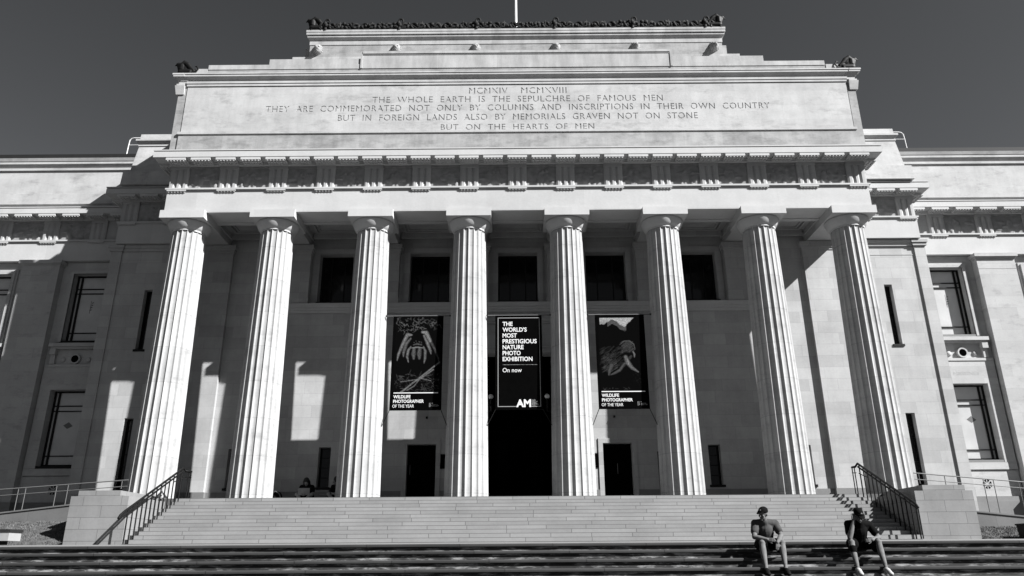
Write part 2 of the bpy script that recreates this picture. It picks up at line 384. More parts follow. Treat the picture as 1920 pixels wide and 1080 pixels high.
def entablature(x0, x1, yf, yb, tris, muts, dz=0, ends=True, deep=None):
    """x0..x1 face extent, yf face plane; tris / muts = centre x of triglyphs / mutules on the front"""
    a = MB(); a.box(x0, x1, yf, deep or yb, ZA, 10.44)
    a.course(x0, x1, yf, yb, 10.44, 10.462, .012); a.box(x0, x1, yf, yb, 10.462, ZT0)
    a.course(x0, x1, yf, yb, ZT0, ZT1, .065)
    for c_ in tris:
        a.box(c_-.335, c_+.335, yf-.06, yf-.0005, 10.462, ZT0); guttae(a, c_, yf-.055, 10.462, .66)
    if ends:
        for s, xe in ((-1, x0), (1, x1)):
            yc = yf+.335
            a.box(min(xe, xe+s*.06), max(xe, xe+s*.06), yc-.33, yc+.33, 10.462, ZT0)
            for k in range(6): a.lathe([(.025, 10.462), (.034, 10.417), (.001, 10.417)], 7, (xe+s*.03, yc-.33+.66*(k+.5)/6))
    a.build('architrave', M['arch'], mus).location.z = dz
    f_ = MB(); f_.box(x0+.05, x1-.05, yf+.09, yb, ZT1, ZF1+.06)
    fo = f_.build('frieze', M['frieze'], mus); fo.location.z = dz
    for c_ in tris: o = link('triglyph', tm, fo); o.location = (c_, yf+.05, 0)
    if ends:
        for s, xe in ((-1, x0), (1, x1)):
            o = link('triglyph', tm, fo); o.location = (xe-s*.05, yf+.335, 0); o.rotation_euler.z = s*pi/2
    ts = sorted(tris)
    edges = [x0]+ts+[x1]
    for q, (a_, b_) in enumerate(zip(ts[:-1], ts[1:])):
        w = b_-a_-.66
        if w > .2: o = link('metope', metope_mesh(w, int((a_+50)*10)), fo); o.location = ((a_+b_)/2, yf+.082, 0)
    c = MB(); p = .468
    c.course(x0, x1, yf, yb, ZF1-.04, ZF1+.03, .07); c.course(x0, x1, yf, yb, ZF1+.03, 11.57, .1)
    c.course(x0, x1, yf, yb, 11.57, 11.585, p-.02); c.course(x0, x1, yf, yb, 11.585, 11.80, p)
    c.course(x0, x1, yf, yb, 11.80, 11.835, p-.07); c.course(x0, x1, yf, yb, 11.835, 11.875, p+.01); c.course(x0, x1, yf, yb, 11.875, 12.0, p+.0, p-.3)
    zm = 11.48
    for c_ in muts:
        c.box(c_-.345, c_+.345, yf-p+.012, yf-.08, zm, 11.569); guttae(c, c_, yf-p+.01, zm, .67, 3, .13, 6, .04, .036)
    if ends:
        for s, xe in ((-1, x0), (1, x1)):
            y = yf+.335
            while y+.3 < yb:
                c.box(min(xe+s*.08, xe+s*(p-.022)), max(xe+s*.08, xe+s*(p-.022)), y-.345, y+.345, zm, 11.569)
                for k in range(6):
                    for q in range(3): c.lathe([(.027, zm), (.036, zm-.04), (.001, zm-.04)], 7, (xe+s*(p-.115-q*.13), y-.335+.67*(k+.5)/6))
                y += .85
    c.build('cornice', M['stone'], mus).location.z = dz
# portico
XE = 12.34
tr = [-XE+.335]+[x for x in XC[1:-1]]+[XE-.335]
full = []
for a_, b_ in zip(tr[:-1], tr[1:]): full += [a_, (a_+b_)/2]
full.append(tr[-1])
mt = []
for a_, b_ in zip(full[:-1], full[1:]): mt += [a_, (a_+b_)/2]
mt.append(full[-1])
entablature(-XE, XE, -.62, 2.30, full, mt, deep=.52)
# side beams of the portico over the end columns, cross beams and coffered ceiling
m = MB(); m.box(-12.2, 12.2, -.6, 2.7, 10.14, 10.43)
cl = m.build('portico_ceiling', M['wall'], mus)
for a_, b_ in zip(XC[:-1], XC[1:]):
    m = MB(); xa, xb = a_+.62, b_-.62
    for q, (ins, z) in enumerate(((.22, 10.06), (.34, 10.1))):
        m.box(xa+ins-.05, xb-ins+.05, .62+ins*.6, .62+ins*.6+.06, z, 10.139-.001*q); m.box(xa+ins-.05, xb-ins+.05, 2.3-ins*.6-.06, 2.3-ins*.6, z, 10.139-.001*q)
        m.box(xa+ins-.05, xa+ins+.01, .62+ins*.6+.061, 2.3-ins*.6-.061, z, 10.139-.001*q); m.box(xb-ins-.01, xb-ins+.05, .62+ins*.6+.061, 2.3-ins*.6-.061, z, 10.139-.001*q)
    m.box(xa, xb, .521, .60, 9.98, 10.137); m.box(xa, xb, 2.30, 2.38, 9.9, 10.137)
    m.build('coffer_moulding', M['wall'], cl)
for x in XC:
    m = MB(); m.box(x-.5, x+.5, .521, 2.74, ZA, 10.138); m.box(x-.56, x+.56, .522, 2.739, 9.95, 10.137)
    s = 1 if x > 0 else -1
    if abs(x) > 10: m.box(min(x, s*XE), max(x, s*XE), .523, 2.29, ZA+.001, 10.46)
    m.build('cross_beam', M['arch'], mus)
for a_, b_ in zip(XC[:-1], XC[1:]):        # raised fillets on the architrave soffit, between the abaci
    m = MB(); xa, xb = a_+.776, b_-.776
    m.box(xa, xb, -.618, -.42, ZA-.03, ZA-.001); m.box(xa, xb, .30, .5, ZA-.03, ZA-.001)
    m.build('soffit_fillet', M['arch'], mus)

# walls of the portico: back wall, piers, recessed end bays
YW, YR = 2.4, 2.55
holes = [(-1.3, 1.3, -.3, 5.33), (-3.95, -2.93, -.3, 2.03), (2.93, 3.95, -.3, 2.03), (-7.05, -6.62, .58, 1.95), (6.62, 7.05, .58, 1.95), (-5.75, -4.83, -.3, 1.76), (4.83, 5.75, -.3, 1.76)]
m = MB(); m.wallhole(-9.07, 9.07, -.3, 7.0, YW, 3.0, holes)
m.build('porch_wall', M['wall'], mus)
m = MB(); wins = [(-7.65, -6.35), (-4.16, -2.62), (-.76, .76), (2.62, 4.16), (6.35, 7.65)]
m.wallhole(-9.07, 9.07, 7.1, 10.15, 2.75, 3.3, [(a_, b_, 7.42, 9.42) for a_, b_ in wins])
m.build('upper_porch_wall', M['wall'], mus)
m = MB(); m.box(-9.09, 9.09, 2.30, 2.9, 7.10, 7.27); m.box(-9.085, 9.085, 2.33, 2.9, 7.0, 7.10); m.box(-9.08, 9.08, 2.36, 2.9, 6.9, 7.0)
m.build('window_ledge', M['stone'], mus)
for s in (-1, 1): m = MB(); m.wallhole(min(s*9.0, s*11.1), max(s*9.0, s*11.1), -.3, 10.2, YR, 3.0, [(min(s*10.28, s*9.88), max(s*10.28, s*9.88), .58, 1.94)]); m.build('recessed_bay_wall', M['wall'], mus)
for x in XC:
    m = MB(); w = .57 if abs(x) < 10 else .7
    z0 = 7.27 if abs(x) < 8 else (-.3 if abs(x) > 10 else 7.271)
    yb = 2.9
    if abs(x) > 10: m.box(min(x-.7, x+.7), max(x-.7, x+.7), YW, yb, z0, ZA-.03)
    else: m.box(x-w, x+w, YW+.0, yb, z0, ZA-.03)
    for p, za, zb in ((.10, 9.52, ZA-.03), (.07, 9.42, 9.52), (.03, 9.33, 9.42)): m.box(x-w-p, x+w+p, YW-p, yb-.02, za, zb)
    if abs(x) < 9: m.box(x-w-.03, x+w+.03, YW-.03, yb-.01, 7.272, 7.5)
    m.build('wall_pier', M['wall'], mus)
# upper windows
for a_, b_ in wins:
    m = MB(); q = .22
    for (e, z_) in ((0, 2.70), (.09, 2.72)):
        w0 = q-e
        m.box(a_-w0, a_, z_, 2.749, 7.42, 9.42+w0); m.box(b_, b_+w0, z_, 2.749, 7.42, 9.42+w0) if e == 0 else None
        if e == 0: m.box(a_+.001, b_-.001, z_, 2.749, 9.421, 9.42+w0)
    m.box(a_-.3, b_+.3, 2.66, 2.749, 7.30, 7.415)
    w_ = m.build('window', M['wall'], mus)
    m = MB(); y = 3.1
    m.box(a_+.002, a_+.06, y-.03, y+.03, 7.42, 9.42); m.box(b_-.06, b_-.002, y-.03, y+.03, 7.42, 9.42); m.box(a_+.06, b_-.06, y-.03, y+.03, 9.36, 9.418); m.box(a_+.06, b_-.06, y-.03, y+.03, 7.422, 7.48)
    cx = (a_+b_)/2
    for xx in (a_+.3*(b_-a_), a_+.7*(b_-a_)): m.box(xx-.02, xx+.02, y-.025, y+.025, 7.48, 9.36)
    m.build('window_frame', M['bronze'], w_)
    m = MB(); m.box(a_+.01, b_-.01, y+.0, y+.006, 7.43, 9.41); m.build('window_pane', M['glass'], w_)
    m = MB(); m.box(a_-.02, b_+.02, 2.62, 3.05, 7.40, 7.424); m.build('window_sill', M['bronze'], w_)
# a pendant light seen inside two of the upper windows' rooms is only a faint reflection: left out
# slits and side doors (dark bronze leaves set back)
def opening(name, a_, b_, z0, z1, yf, mat, sill=True, depth=.28, pane=False):
    m = MB(); y = yf+depth
    m.box(a_+.001, b_-.001, y, y+.04, z0, z1-.001)
    o = m.build(name, mat, mus)
    m = MB(); e = .035
    m.box(a_+.002, a_+e, y-.03, y-.001, z0, z1-.002); m.box(b_-e, b_-.002, y-.03, y-.001, z0, z1-.002); m.box(a_+e, b_-e, y-.03, y-.001, z1-e, z1-.003)
    if name != 'door':
        k = 4 if z1-z0 < 2 else 6
        for i in range(1, k): zz = z0+(z1-z0)*i/k; m.box(a_+e, b_-e, y-.02, y-.001, zz-.012, zz+.012)
    m.build('frame', M['black'] if name == 'door' else M['bronze'], o)
    if sill: m = MB(); m.box(a_-.06, b_+.06, yf-.04, y-.031, z0-.08, z0-.0); m.build('sill', M['bronze'], o)
    if name == 'door':
        m = MB(); cx = a_+.1*(b_-a_) if a_ < 0 else a_+.5*(b_-a_)
        m.tube([(cx, y-.06, 1.0), (cx, y-.08, 1.05), (cx, y-.08, 1.3), (cx, y-.06, 1.35)], .012, 6); m.build('door_handle', M['rail'], o)
        m = MB(); 
        for zz in (.15, .8, 1.45):
            for xa, xb in ((a_+.08, (a_+b_)/2-.03), ((a_+b_)/2+.03, b_-.08)): m.box(xa, xb, y-.012, y-.001, zz, min(zz+.52, z1-.1))
        m.build('door_panel', M['black'], o)
    return o
for a_, b_ in ((-3.95, -2.93), (2.93, 3.95), (-5.75, -4.83), (4.83, 5.75)): opening('door', a_, b_, 0, 2.03 if abs(a_+b_) < 8 else 1.76, YW, M['black'], False)
for a_, b_ in ((-7.05, -6.62), (6.62, 7.05)): opening('slit_window', a_, b_, .58, 1.95, YW, M['glass'])
for a_, b_ in ((-10.28, -9.88), (9.88, 10.28)): opening('slit_window', a_, b_, .58, 1.94, YR, M['glass'])
for s in (-1, 1):                          # stone surrounds of the side doors
    m = MB(); a_, b_ = sorted((s*2.93, s*3.95))
    m.box(a_-.16, a_, YW-.035, YW-.001, 0, 2.2); m.box(b_, b_+.16, YW-.035, YW-.001, 0, 2.2); m.box(a_+.0005, b_-.0005, YW-.035, YW-.001, 2.031, 2.2)
    m.build('door_surround', M['wall'], mus)
# main entrance: dark vestibule, moulded lintel
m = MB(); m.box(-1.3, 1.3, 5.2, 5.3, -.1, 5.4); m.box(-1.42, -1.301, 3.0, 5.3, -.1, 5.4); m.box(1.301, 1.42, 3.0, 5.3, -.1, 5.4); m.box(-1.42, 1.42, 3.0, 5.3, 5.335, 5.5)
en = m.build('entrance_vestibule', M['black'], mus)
m = MB()
for x in (-1.29, -.44, .40, 1.25): m.box(x, x+.05, 3.5, 3.56, 0, 5.33)
for z in (2.6, 3.6, 5.28): m.box(-1.24, 1.25, 3.51, 3.55, z, z+.05)
for x in (-.85, .45):
    m.box(x, x+.4, 3.515, 3.53, .3, 2.3)
m.build('entrance_door', M['black'], en)
m = MB()
for p, za, zb in ((.03, 5.331, 5.5), (.07, 5.5, 5.58), (.035, 5.58, 6.1), (.06, 6.1, 6.16), (.04, 6.16, 6.42), (.12, 6.42, 6.5), (.16, 6.5, 6.6)): m.box(-1.6-p, 1.6+p, YW-p, YW-.001, za, zb)
m.box(-1.6, -1.3, YW-.03, YW-.001, 0, 5.331); m.box(1.3, 1.6, YW-.03, YW-.001, 0, 5.331)
m.build('entrance_lintel', M['wall'], mus)
# granite base course
m = MB()
segs = [(-9.07, -7.05-.0), (-7.05, -6.62), (-6.62, -5.75), (-4.83, -4.12), (-2.76, -1.61), (1.61, 2.76), (4.12, 4.83), (5.75, 9.07)]
for a_, b_ in segs: m = MB(); m.box(a_, b_, YW-.04, YW-.002, 0, .44); m.build('base_course', M['plinth'], mus)
for s in (-1, 1):
    m = MB(); a_, b_ = sorted((s*9.075, s*10.925)); m.box(a_, b_, YR-.04, YR-.002, 0, .438)
    a_, b_ = sorted((s*10.89, s*12.35)); m.box(a_, b_, YW-.042, YW+.5, 0, .441)
    a_, b_ = sorted((s*12.36, s*15.7)); m.box(a_, b_, 2.46, 2.498, -1.2, .436)
    m.build('base_course', M['plinth'], mus)

# flanking blocks
YF = 2.50
for s in (-1, 1):
    X = lambda a, b: (min(s*a, s*b), max(s*a, s*b))
    m = MB(); x0, x1 = X(12.2, 15.66)
    sl_ = [(*X(13.87, 14.17), 5.58, 7.92), (*X(13.80, 14.13), .52, 3.04)]
    m.wallhole(x0, x1, -1.2, ZA+.05, YF, 3.2, sl_)
    a_, b_ = X(15.27, 15.68); m.box(a_, b_, YF-.06, 4.0, -1.2, ZA+.04)
    m.build('flank_wall', M['wall'], mus)
    m = MB()
    for p, za, zb in ((.10, 9.60, 9.72), (.06, 9.48, 9.60)):
        a_, b_ = X(12.45, 15.24); m.box(a_, b_, YF-p, 3.0, za, zb)
        a_, b_ = X(15.27-p, 15.68+p); m.box(a_, b_, YF-.06-p, 4.0, za, zb-.002)
    a_, b_ = X(12.45, 15.26); m.box(a_, b_, YF-.012, 3.0, 9.12, 9.15)
    m.build('flank_capital', M['wall'], mus)
    for a_, b_, z0, z1 in sl_: opening('slit_window', a_, b_, z0, z1, YF, M['glass'], True, .25)
    ct = [s*15.165, s*13.40]
    mm = [s*(15.165-.8825*k) for k in range(0, 5)]
    x0, x1 = X(12.0, 15.5)
    entablature(x0, x1, 2.28, 6.0, ct+[s*11.64], [q for q in mm], dz=.07, deep=6.0)
    # attic over the block
    m = MB(); x0, x1 = X(10, 15.08); yA = 2.05
    m.course(x0, x1, yA, 9, 12.0, 12.58, .34, .32); m.course(x0, x1, yA, 9, 12.58, 13.85, .16, .03); m.course(x0, x1, yA, 9, 13.85, 13.93, .06)
    m.course(x0, x1, yA, 9, 13.93, 14.05, .05, .13); m.course(x0, x1, yA, 9, 14.05, 14.13, .15); m.course(x0, x1, yA, 9, 14.13, 14.18, .03); m.course(x0, x1, yA, 9, 14.18, 14.40, .04, .03)
    m.build('flank_attic', M['attic'], mus)

# wings
WC = [17.2, 21.1, 25.0, 28.9]
wing_win = {}
def wing_frame(parent_name, s, cx, z0, z1):
    w2 = .70; a_, b_ = s*cx-w2, s*cx+w2; y = 4.33
    m = MB(); m.box(a_+.002, a_+.07, y-.05, y, z0, z1); m.box(b_-.07, b_-.002, y-.05, y, z0, z1); m.box(a_+.07, b_-.07, y-.05, y, z1-.06, z1-.002); m.box(a_+.07, b_-.07, y-.05, y, z0+.002, z0+.08)
    o = m.build('window', M['bronze'], mus)
    m = MB()
    for xx in (a_+.2, b_-.2): m.box(xx-.034, xx+.034, y-.055, y-.006, z0+.061, z1-.061)
    h = z1-z0
    for zz in (z0+.14*h, z1-.2*h, z1-.27*h): m.box(a_+.05, b_-.05, y-.045, y-.005, zz-.018, zz+.018)
    m.build('glazing_bar', M['bronze'], o)
    m = MB(); m.box(a_+.003, b_-.003, y+.0, y+.01, z0+.003, z1-.003); m.build('window_pane', M['blind'], o)
    # etched emblem: a small leaf-and-diamond motif
    m = MB(); cz = (z0+z1)/2+.12; c0 = s*cx
    if z0 > 4:
        for q in range(4): m.prism([(0, 0)]*3, 0, 0) if False else m.add([(c0-.02+.02*q, y-.004, cz-.2+.1*q), (c0+.1+.01*q, y-.004, cz-.14+.1*q), (c0+.0+.02*q, y-.004, cz-.12+.1*q)], [(0, 1, 2)])
        m.box(c0-.005, c0+.012, y-.004, y-.002, cz-.3, cz+.24)
    else:
        m.add([(c0-.17, y-.004, cz), (c0, y-.004, cz-.13), (c0+.2, y-.004, cz-.02), (c0+.02, y-.004, cz+.13)], [(0, 1, 2, 3)])
    m.build('etched_emblem', M['rail'], o)
    m = MB(); m.box(a_-.05, b_+.05, 4.0-.03, y-.051, z0-.1, z0-.001); m.build('sill', M['bronze'] if s < 0 else M['plinth'], o)
    return o
for s in (-1, 1):
    X = lambda a, b: (min(s*a, s*b), max(s*a, s*b))
    XW = 30.8
    hs = []
    for cx in WC: hs += [(s*cx-.70, s*cx+.70, 6.36, 9.16), (s*cx-.70, s*cx+.70, 1.55, 4.41)]
    m = MB(); m.wallhole(*X(15.6, XW), -1.6, ZA-.02, 4.05, 4.9, hs)
    m.build('wing_wall', M['wing'], mus)
    for cx in (19.15, 23.05, 26.95, 30.6):
        m = MB(); a_, b_ = s*cx-.76, s*cx+.76; m.box(a_, b_, 3.72, 4.2, -1.6, 9.45)
        m.box(a_-.05, b_+.05, 3.67, 4.2, 9.45, 9.5); m.box(a_-.10, b_+.10, 3.61, 4.2, 9.5, 9.64)
        m.box(a_-.0, b_+.0, 3.712, 3.7195, 9.0, 9.012)
        m.build('wing_pilaster', M['wing'], mus)
    # window dressing: raised surrounds, sill on brackets, roundel panel, inscription band
    for cx in WC:
        c0 = s*cx; m = MB()
        for p, e, za, zb in ((.10, .12, 6.30, 9.28), (.05, .2, 6.30, 9.36)):
            for q in (-1, 1):
                xa = c0+q*.70; m.box(min(xa, xa+q*e), max(xa, xa+q*e), 4.05-p, 4.049, za, zb)
            m.box(c0-.699, c0+.699, 4.05-p, 4.049, 9.162, zb)
        m.box(c0-1.02, c0+1.02, 3.78, 4.049, 6.08, 6.22); m.box(c0-.95, c0+.95, 3.86, 4.049, 6.0, 6.08)
        for q in (-1, 1): m.box(c0+q*.86-.11, c0+q*.86+.11, 3.84, 4.049, 5.78, 5.999); m.box(c0+q*.86-.09, c0+q*.86+.09, 3.92, 4.049, 5.42, 5.78)
        m.box(c0-1.1, c0+1.1, 3.93, 4.049, 5.30, 5.40); m.box(c0-1.12, c0+1.12, 3.96, 4.049, 4.41, 5.30)
        for q in (-1, 1): xa = c0+q*.70; m.box(min(xa, xa+q*.42), max(xa, xa+q*.42), 3.96, 4.049, 1.46, 4.41)
        m.box(c0-1.12, c0+1.12, 3.95, 4.049, 1.2, 1.45)
        m.box(c0-1.12, c0+1.12, 4.0, 4.049, .25, 1.17)
        m.build('window_dressing', M['wing'], mus)
        m = MB(); m.add([(c0+.2*cos(2*pi*k/20), 4.0-.055, 5.62+.2*sin(2*pi*k/20)) for k in range(20)]+[(c0+.145*cos(2*pi*k/20), 4.0-.055, 5.62+.145*sin(2*pi*k/20)) for k in range(20)]+[(c0+.21*cos(2*pi*k/20), 4.049, 5.62+.21*sin(2*pi*k/20)) for k in range(20)], [(k, (k+1) % 20, 20+(k+1) % 20, 20+k) for k in range(20)]+[(k+40, 40+(k+1) % 20, (k+1) % 20, k) for k in range(20)])
        for q in (-1, 1): m.ball((c0+q*.5, 4.03, 5.6), (.1, .05, .1), 10, 6)
        ro = m.build('roundel', M['wing'], mus)
        m = MB(); m.add([(c0+.145*cos(2*pi*k/20), 3.96, 5.62+.145*sin(2*pi*k/20)) for k in range(20)], [tuple(range(20))]); m.build('roundel_opening', M['black'], ro)
        wing_frame('w', s, cx, 6.36, 9.16); wing_frame('w', s, cx, 1.55, 4.41)
        # pierced vent
        m = MB(); vx, vz = c0-s*.1, .68
        for k in range(8):
            a = pi/8+k*pi/4; t = .19 if k % 2 else .19
            p0 = (vx+.05*cos(a), vz+.05*sin(a)); e1 = (vx+.17*cos(a-.26), vz+.17*sin(a-.26)); e2 = (vx+.17*cos(a+.26), vz+.17*sin(a+.26))
            m.add([(p0[0], 3.996, p0[1]), (e1[0], 3.996, e1[1]), (e2[0], 3.996, e2[1])], [(0, 1, 2)])
        m.build('pierced_vent', M['black'], mus)
    tc_ = [s*(17.2+1.95*k) for k in range(8)]; mc_ = [s*(16.225+.975*k) for k in range(15)]
    x0, x1 = X(15.0, XW+.2)
    entablature(x0, x1, 3.85, 6.5, [s*15.25]+tc_ if False else tc_, mc_, ends=False, deep=6.5)
    m = MB(); x0, x1 = X(14, XW)
    m.course(x0, x1, 3.75, 8, 12.0, 12.15, .0); m.course(x0, x1, 3.75, 8, 12.15, 12.62, .06); m.course(x0, x1, 3.75, 8, 12.62, 13.72, 0); m.course(x0, x1, 3.75, 8, 13.72, 13.82, .06)
    m.course(x0, x1, 3.75, 8, 13.82, 13.99, .0, .10); m.course(x0, x1, 3.75, 8, 13.99, 14.11, .12); m.course(x0, x1, 3.75, 8, 14.11, 14.24, .14, .18)
    m.build('wing_attic', M['attic'], mus)
    m = MB(); m.box(x0, x1, 3.72, 9, 14.24, 14.50); m.build('wing_roof', M['lead'], mus)
    m = MB(); m.box(*X(15.68, XW), 3.9, 4.04, -1.6, .24); m.box(*X(18.3, 20.0), 3.6, 3.9, -1.6, .242); m.build('wing_plinth', M['plinth'], mus)
    text_mesh([('MESSINES', 0, 0, .14, .98, -.01)], 'battle_name', M['wing'], mus, .0008).location = (s*17.2-.52, 3.957, 4.74)

# attic over the portico
m = MB(); y0 = -.45
m.course(-12.33, 12.33, y0, 4.0, 12.0, 12.80, .02)
m.build('attic_base', M['dirty'], mus)
m = MB(); m.course(-12.33, 12.33, y0, 4.0, 12.80, 12.86, .0); m.course(-12.33, 12.33, y0, 4.0, 12.86, 12.955, .06)
m.build('attic_fillet', M['attic'], mus)
m = MB(); m.box(-12.3, 12.3, y0+.022, 3.95, 12.955, 15.03)
m.build('attic_wall', M['attic'], mus)
for s in (-1, 1): m = MB(); a_, b_ = sorted((s*12.331, s*12.62)); m.box(a_, b_, -.43, .2, 12.0, 15.03); m.build('attic_end', M['dirty'], mus)
# the panel carved through with the inscription (letters are real recesses 3 cm deep)
ins = [('MCMXIV', -1.77, 14.53, .27, 1.43), ('MCMXVIII', .17, 14.53, .27, 1.69),
       ('THE WHOLE EARTH IS THE SEPULCHRE OF FAMOUS MEN', -5.36, 14.165, .27, 10.78),
       ('THEY ARE COMMEMORATED NOT ONLY BY COLUMNS AND INSCRIPTIONS IN THEIR OWN COUNTRY', -9.29, 13.80, .27, 18.63),
       ('BUT IN FOREIGN LANDS ALSO BY MEMORIALS GRAVEN NOT ON STONE', -6.59, 13.40, .27, 13.24),
       ('BUT ON THE HEARTS OF MEN', -2.79, 12.965+.0, .27, 5.62)]
ins[-1] = (ins[-1][0], -2.79, 12.985, .25, 5.62)
cu = bpy.data.curves.new('carved_panel', 'CURVE'); cu.dimensions = '2D'; cu.fill_mode = 'BOTH'; cu.extrude = .011; cu.resolution_u = 3
sp_ = cu.splines.new('POLY'); sp_.points.add(3); sp_.use_cyclic_u = True
for p_, (x, z) in zip(sp_.points, ((-12.298, 12.957), (12.298, 12.957), (12.298, 14.905), (-12.298, 14.905))): p_.co = (x, z, 0, 1)
for s_, x0, z0, h, w in ins:
    fc = bpy.data.curves.new('t', 'FONT'); fc.body = s_.replace(' ', '  '); fc.size = h/.729; fc.space_character = 1.12; fc.offset = -.009
    o = bpy.data.objects.new('t', fc); COL.objects.link(o); dg = bpy.context.evaluated_depsgraph_get(); dg.update()
    cc = o.to_curve(dg); P_ = [bp.co.x for q in cc.splines for bp in q.bezier_points]; a_, b_ = min(P_), max(P_); k = w/(b_-a_)
    T = lambda v: (x0+(v.x-a_)*k, z0+v.y, 0)
    for q in cc.splines:
        n_ = cu.splines.new('BEZIER'); n_.bezier_points.add(len(q.bezier_points)-1); n_.use_cyclic_u = True
        for bn, bo in zip(n_.bezier_points, q.bezier_points):
            bn.handle_left_type = bn.handle_right_type = 'FREE'
            bn.co = T(bo.co); bn.handle_left = T(bo.handle_left); bn.handle_right = T(bo.handle_right)
    o.to_curve_clear(); bpy.data.objects.remove(o)
o = bpy.data.objects.new('t', cu); COL.objects.link(o); dg = bpy.context.evaluated_depsgraph_get(); dg.update()
pm = bpy.data.meshes.new_from_object(o.evaluated_get(dg)); bpy.data.objects.remove(o)
for v in pm.vertices: x, y, z = v.co; v.co = (x, y0+.011-z, y)
pm.materials.clear(); pm.materials.append(M['attic']); pm.name = 'inscription_panel'
for p_ in pm.polygons: p_.use_smooth = False
link('inscription_panel', pm, mus)
m = MB()
m.course(-12.3, 12.3, y0, 3.95, 14.925, 15.02, .03); m.course(-12.3, 12.3, y0, 3.95, 15.031, 15.12, .05); m.course(-12.3, 12.3, y0, 3.95, 15.12, 15.20, .01)
m.course(-12.3, 12.3, y0, .3, 15.20, 15.30, .01, .10); m.course(-12.3, 12.3, y0, .3, 15.30, 15.37, .12); m.course(-12.3, 12.3, y0, .3, 15.37, 15.385, .10); m.course(-12.3, 12.3, y0, .3, 15.385, 15.44, .14)
m.build('attic_cornice', M['attic'], mus)
for s in (-1, 1):
    m = MB(); a_, b_ = sorted((s*12.312, s*12.66)); m.box(a_, b_, -.46, -.36, 15.031, 15.15)
    m.tbox(*sorted((s*12.312, s*12.70)), -.48, -.36, 15.15, *sorted((s*12.312, s*12.80)), -.53, -.36, 15.30); m.box(*sorted((s*12.425, s*12.85)), -.585, -.36, 15.30, 15.37); m.box(*sorted((s*12.45, s*12.88)), -.60, -.36, 15.37, 15.435)
    m.build('end_cornice', M['attic'], mus)
    m = MB(); m.tbox(*sorted((s*12.40, s*12.70)), -.47, .1, 14.58, *sorted((s*12.40, s*12.76)), -.52, .1, 14.95); m.box(*sorted((s*12.42, s*12.72)), -.49, .1, 14.95, 15.03); m.build('corner_bracket', M['attic'], mus)
m = MB(); m.box(-11.68, 11.68, -.40, 2.0, 15.441, 15.70); m.box(-12.22, 12.22, -.36, -.25, 15.44, 15.60); m.build('blocking_course', M['dirty'], mus)
m = MB()
m.box(-12.24, -11.682, -.42, -.22, 15.441, 15.735); m.box(11.682, 12.24, -.42, -.22, 15.441, 15.735)
m.box(-11.65, 11.65, -.42, 1.9, 15.70, 15.90)
m.box(-9.37, 9.37, -.40, 1.8, 15.9, 16.155)
m.box(-9.0, 9.0, 1.0, 4, 16.155, 17.3); m.box(-9.1, 9.1, 1.9, 4, 15.0, 16.156)
m.build('stepped_parapet', M['block'], mus)
m = MB(); m.box(-5.9, 5.9, -.425, .6, 15.705, 16.29); m.box(-5.9, -5.83, -.45, .6, 15.706, 16.45); m.box(5.83, 5.9, -.45, .6, 15.706, 16.45)
m.box(-5.83, 5.83, -.44, .6, 16.29, 16.34); m.box(-5.83, 5.83, -.465, .6, 16.34, 16.445)
m.build('raised_panel', M['block'], mus)
m = MB(); m.box(-8.34, 8.34, 1.0, 8, 17.30, 17.86)
m.box(-8.55, -8.341, 1.15, 8, 17.30, 17.82); m.box(8.341, 8.55, 1.15, 8, 17.30, 17.82)
m.build('top_frieze', M['dirty'], mus)
m = MB(); m.course(-8.34, 8.34, 1.0, 8, 17.86, 18.04, .02); m.course(-8.34, 8.34, 1.0, 8, 18.04, 18.17, .0, .09); m.course(-8.34, 8.34, 1.0, 8, 18.17, 18.25, .11); m.course(-8.34, 8.34, 1.0, 8, 18.25, 18.275, .09); m.course(-8.34, 8.34, 1.0, 8, 18.275, 18.37, .15); m.course(-8.34, 8.34, 1.0, 8, 18.37, 18.395, .13); m.course(-8.34, 8.34, 1.0, 8, 18.395, 18.49, .16)
m.build('top_cornice', M['block'], mus)
# lion masks
m = MB(); m.ball((0, 0, 0), (.21, .17, .26), 18, 12)
for k in range(14): a = 2*pi*k/14; m.ball((.19*cos(a), .04, .02+.23*sin(a)), (.075, .09, .075), 8, 6)
m.ball((0, -.17, -.08), (.10, .12, .085), 10, 8); m.ball((0, -.13, -.17), (.07, .09, .05), 10, 6); m.ball((-.08, -.14, .05), (.05, .05, .035), 8, 6); m.ball((.08, -.14, .05), (.05, .05, .035), 8, 6); m.ball((0, -.16, .02), (.035, .08, .09), 8, 6)
M['mask'] = plain('weathered_mask_stone', .24, .9, .2, .3, 9)
lm = m.mesh('lion_mask', M['mask'])
for x in (-8.0, -4.83, -1.62, 1.62, 4.83, 8.0):
    o = link('lion_mask', lm, mus); o.location = (x, .99, 17.62); o.scale = (.82, 1.25, .86)
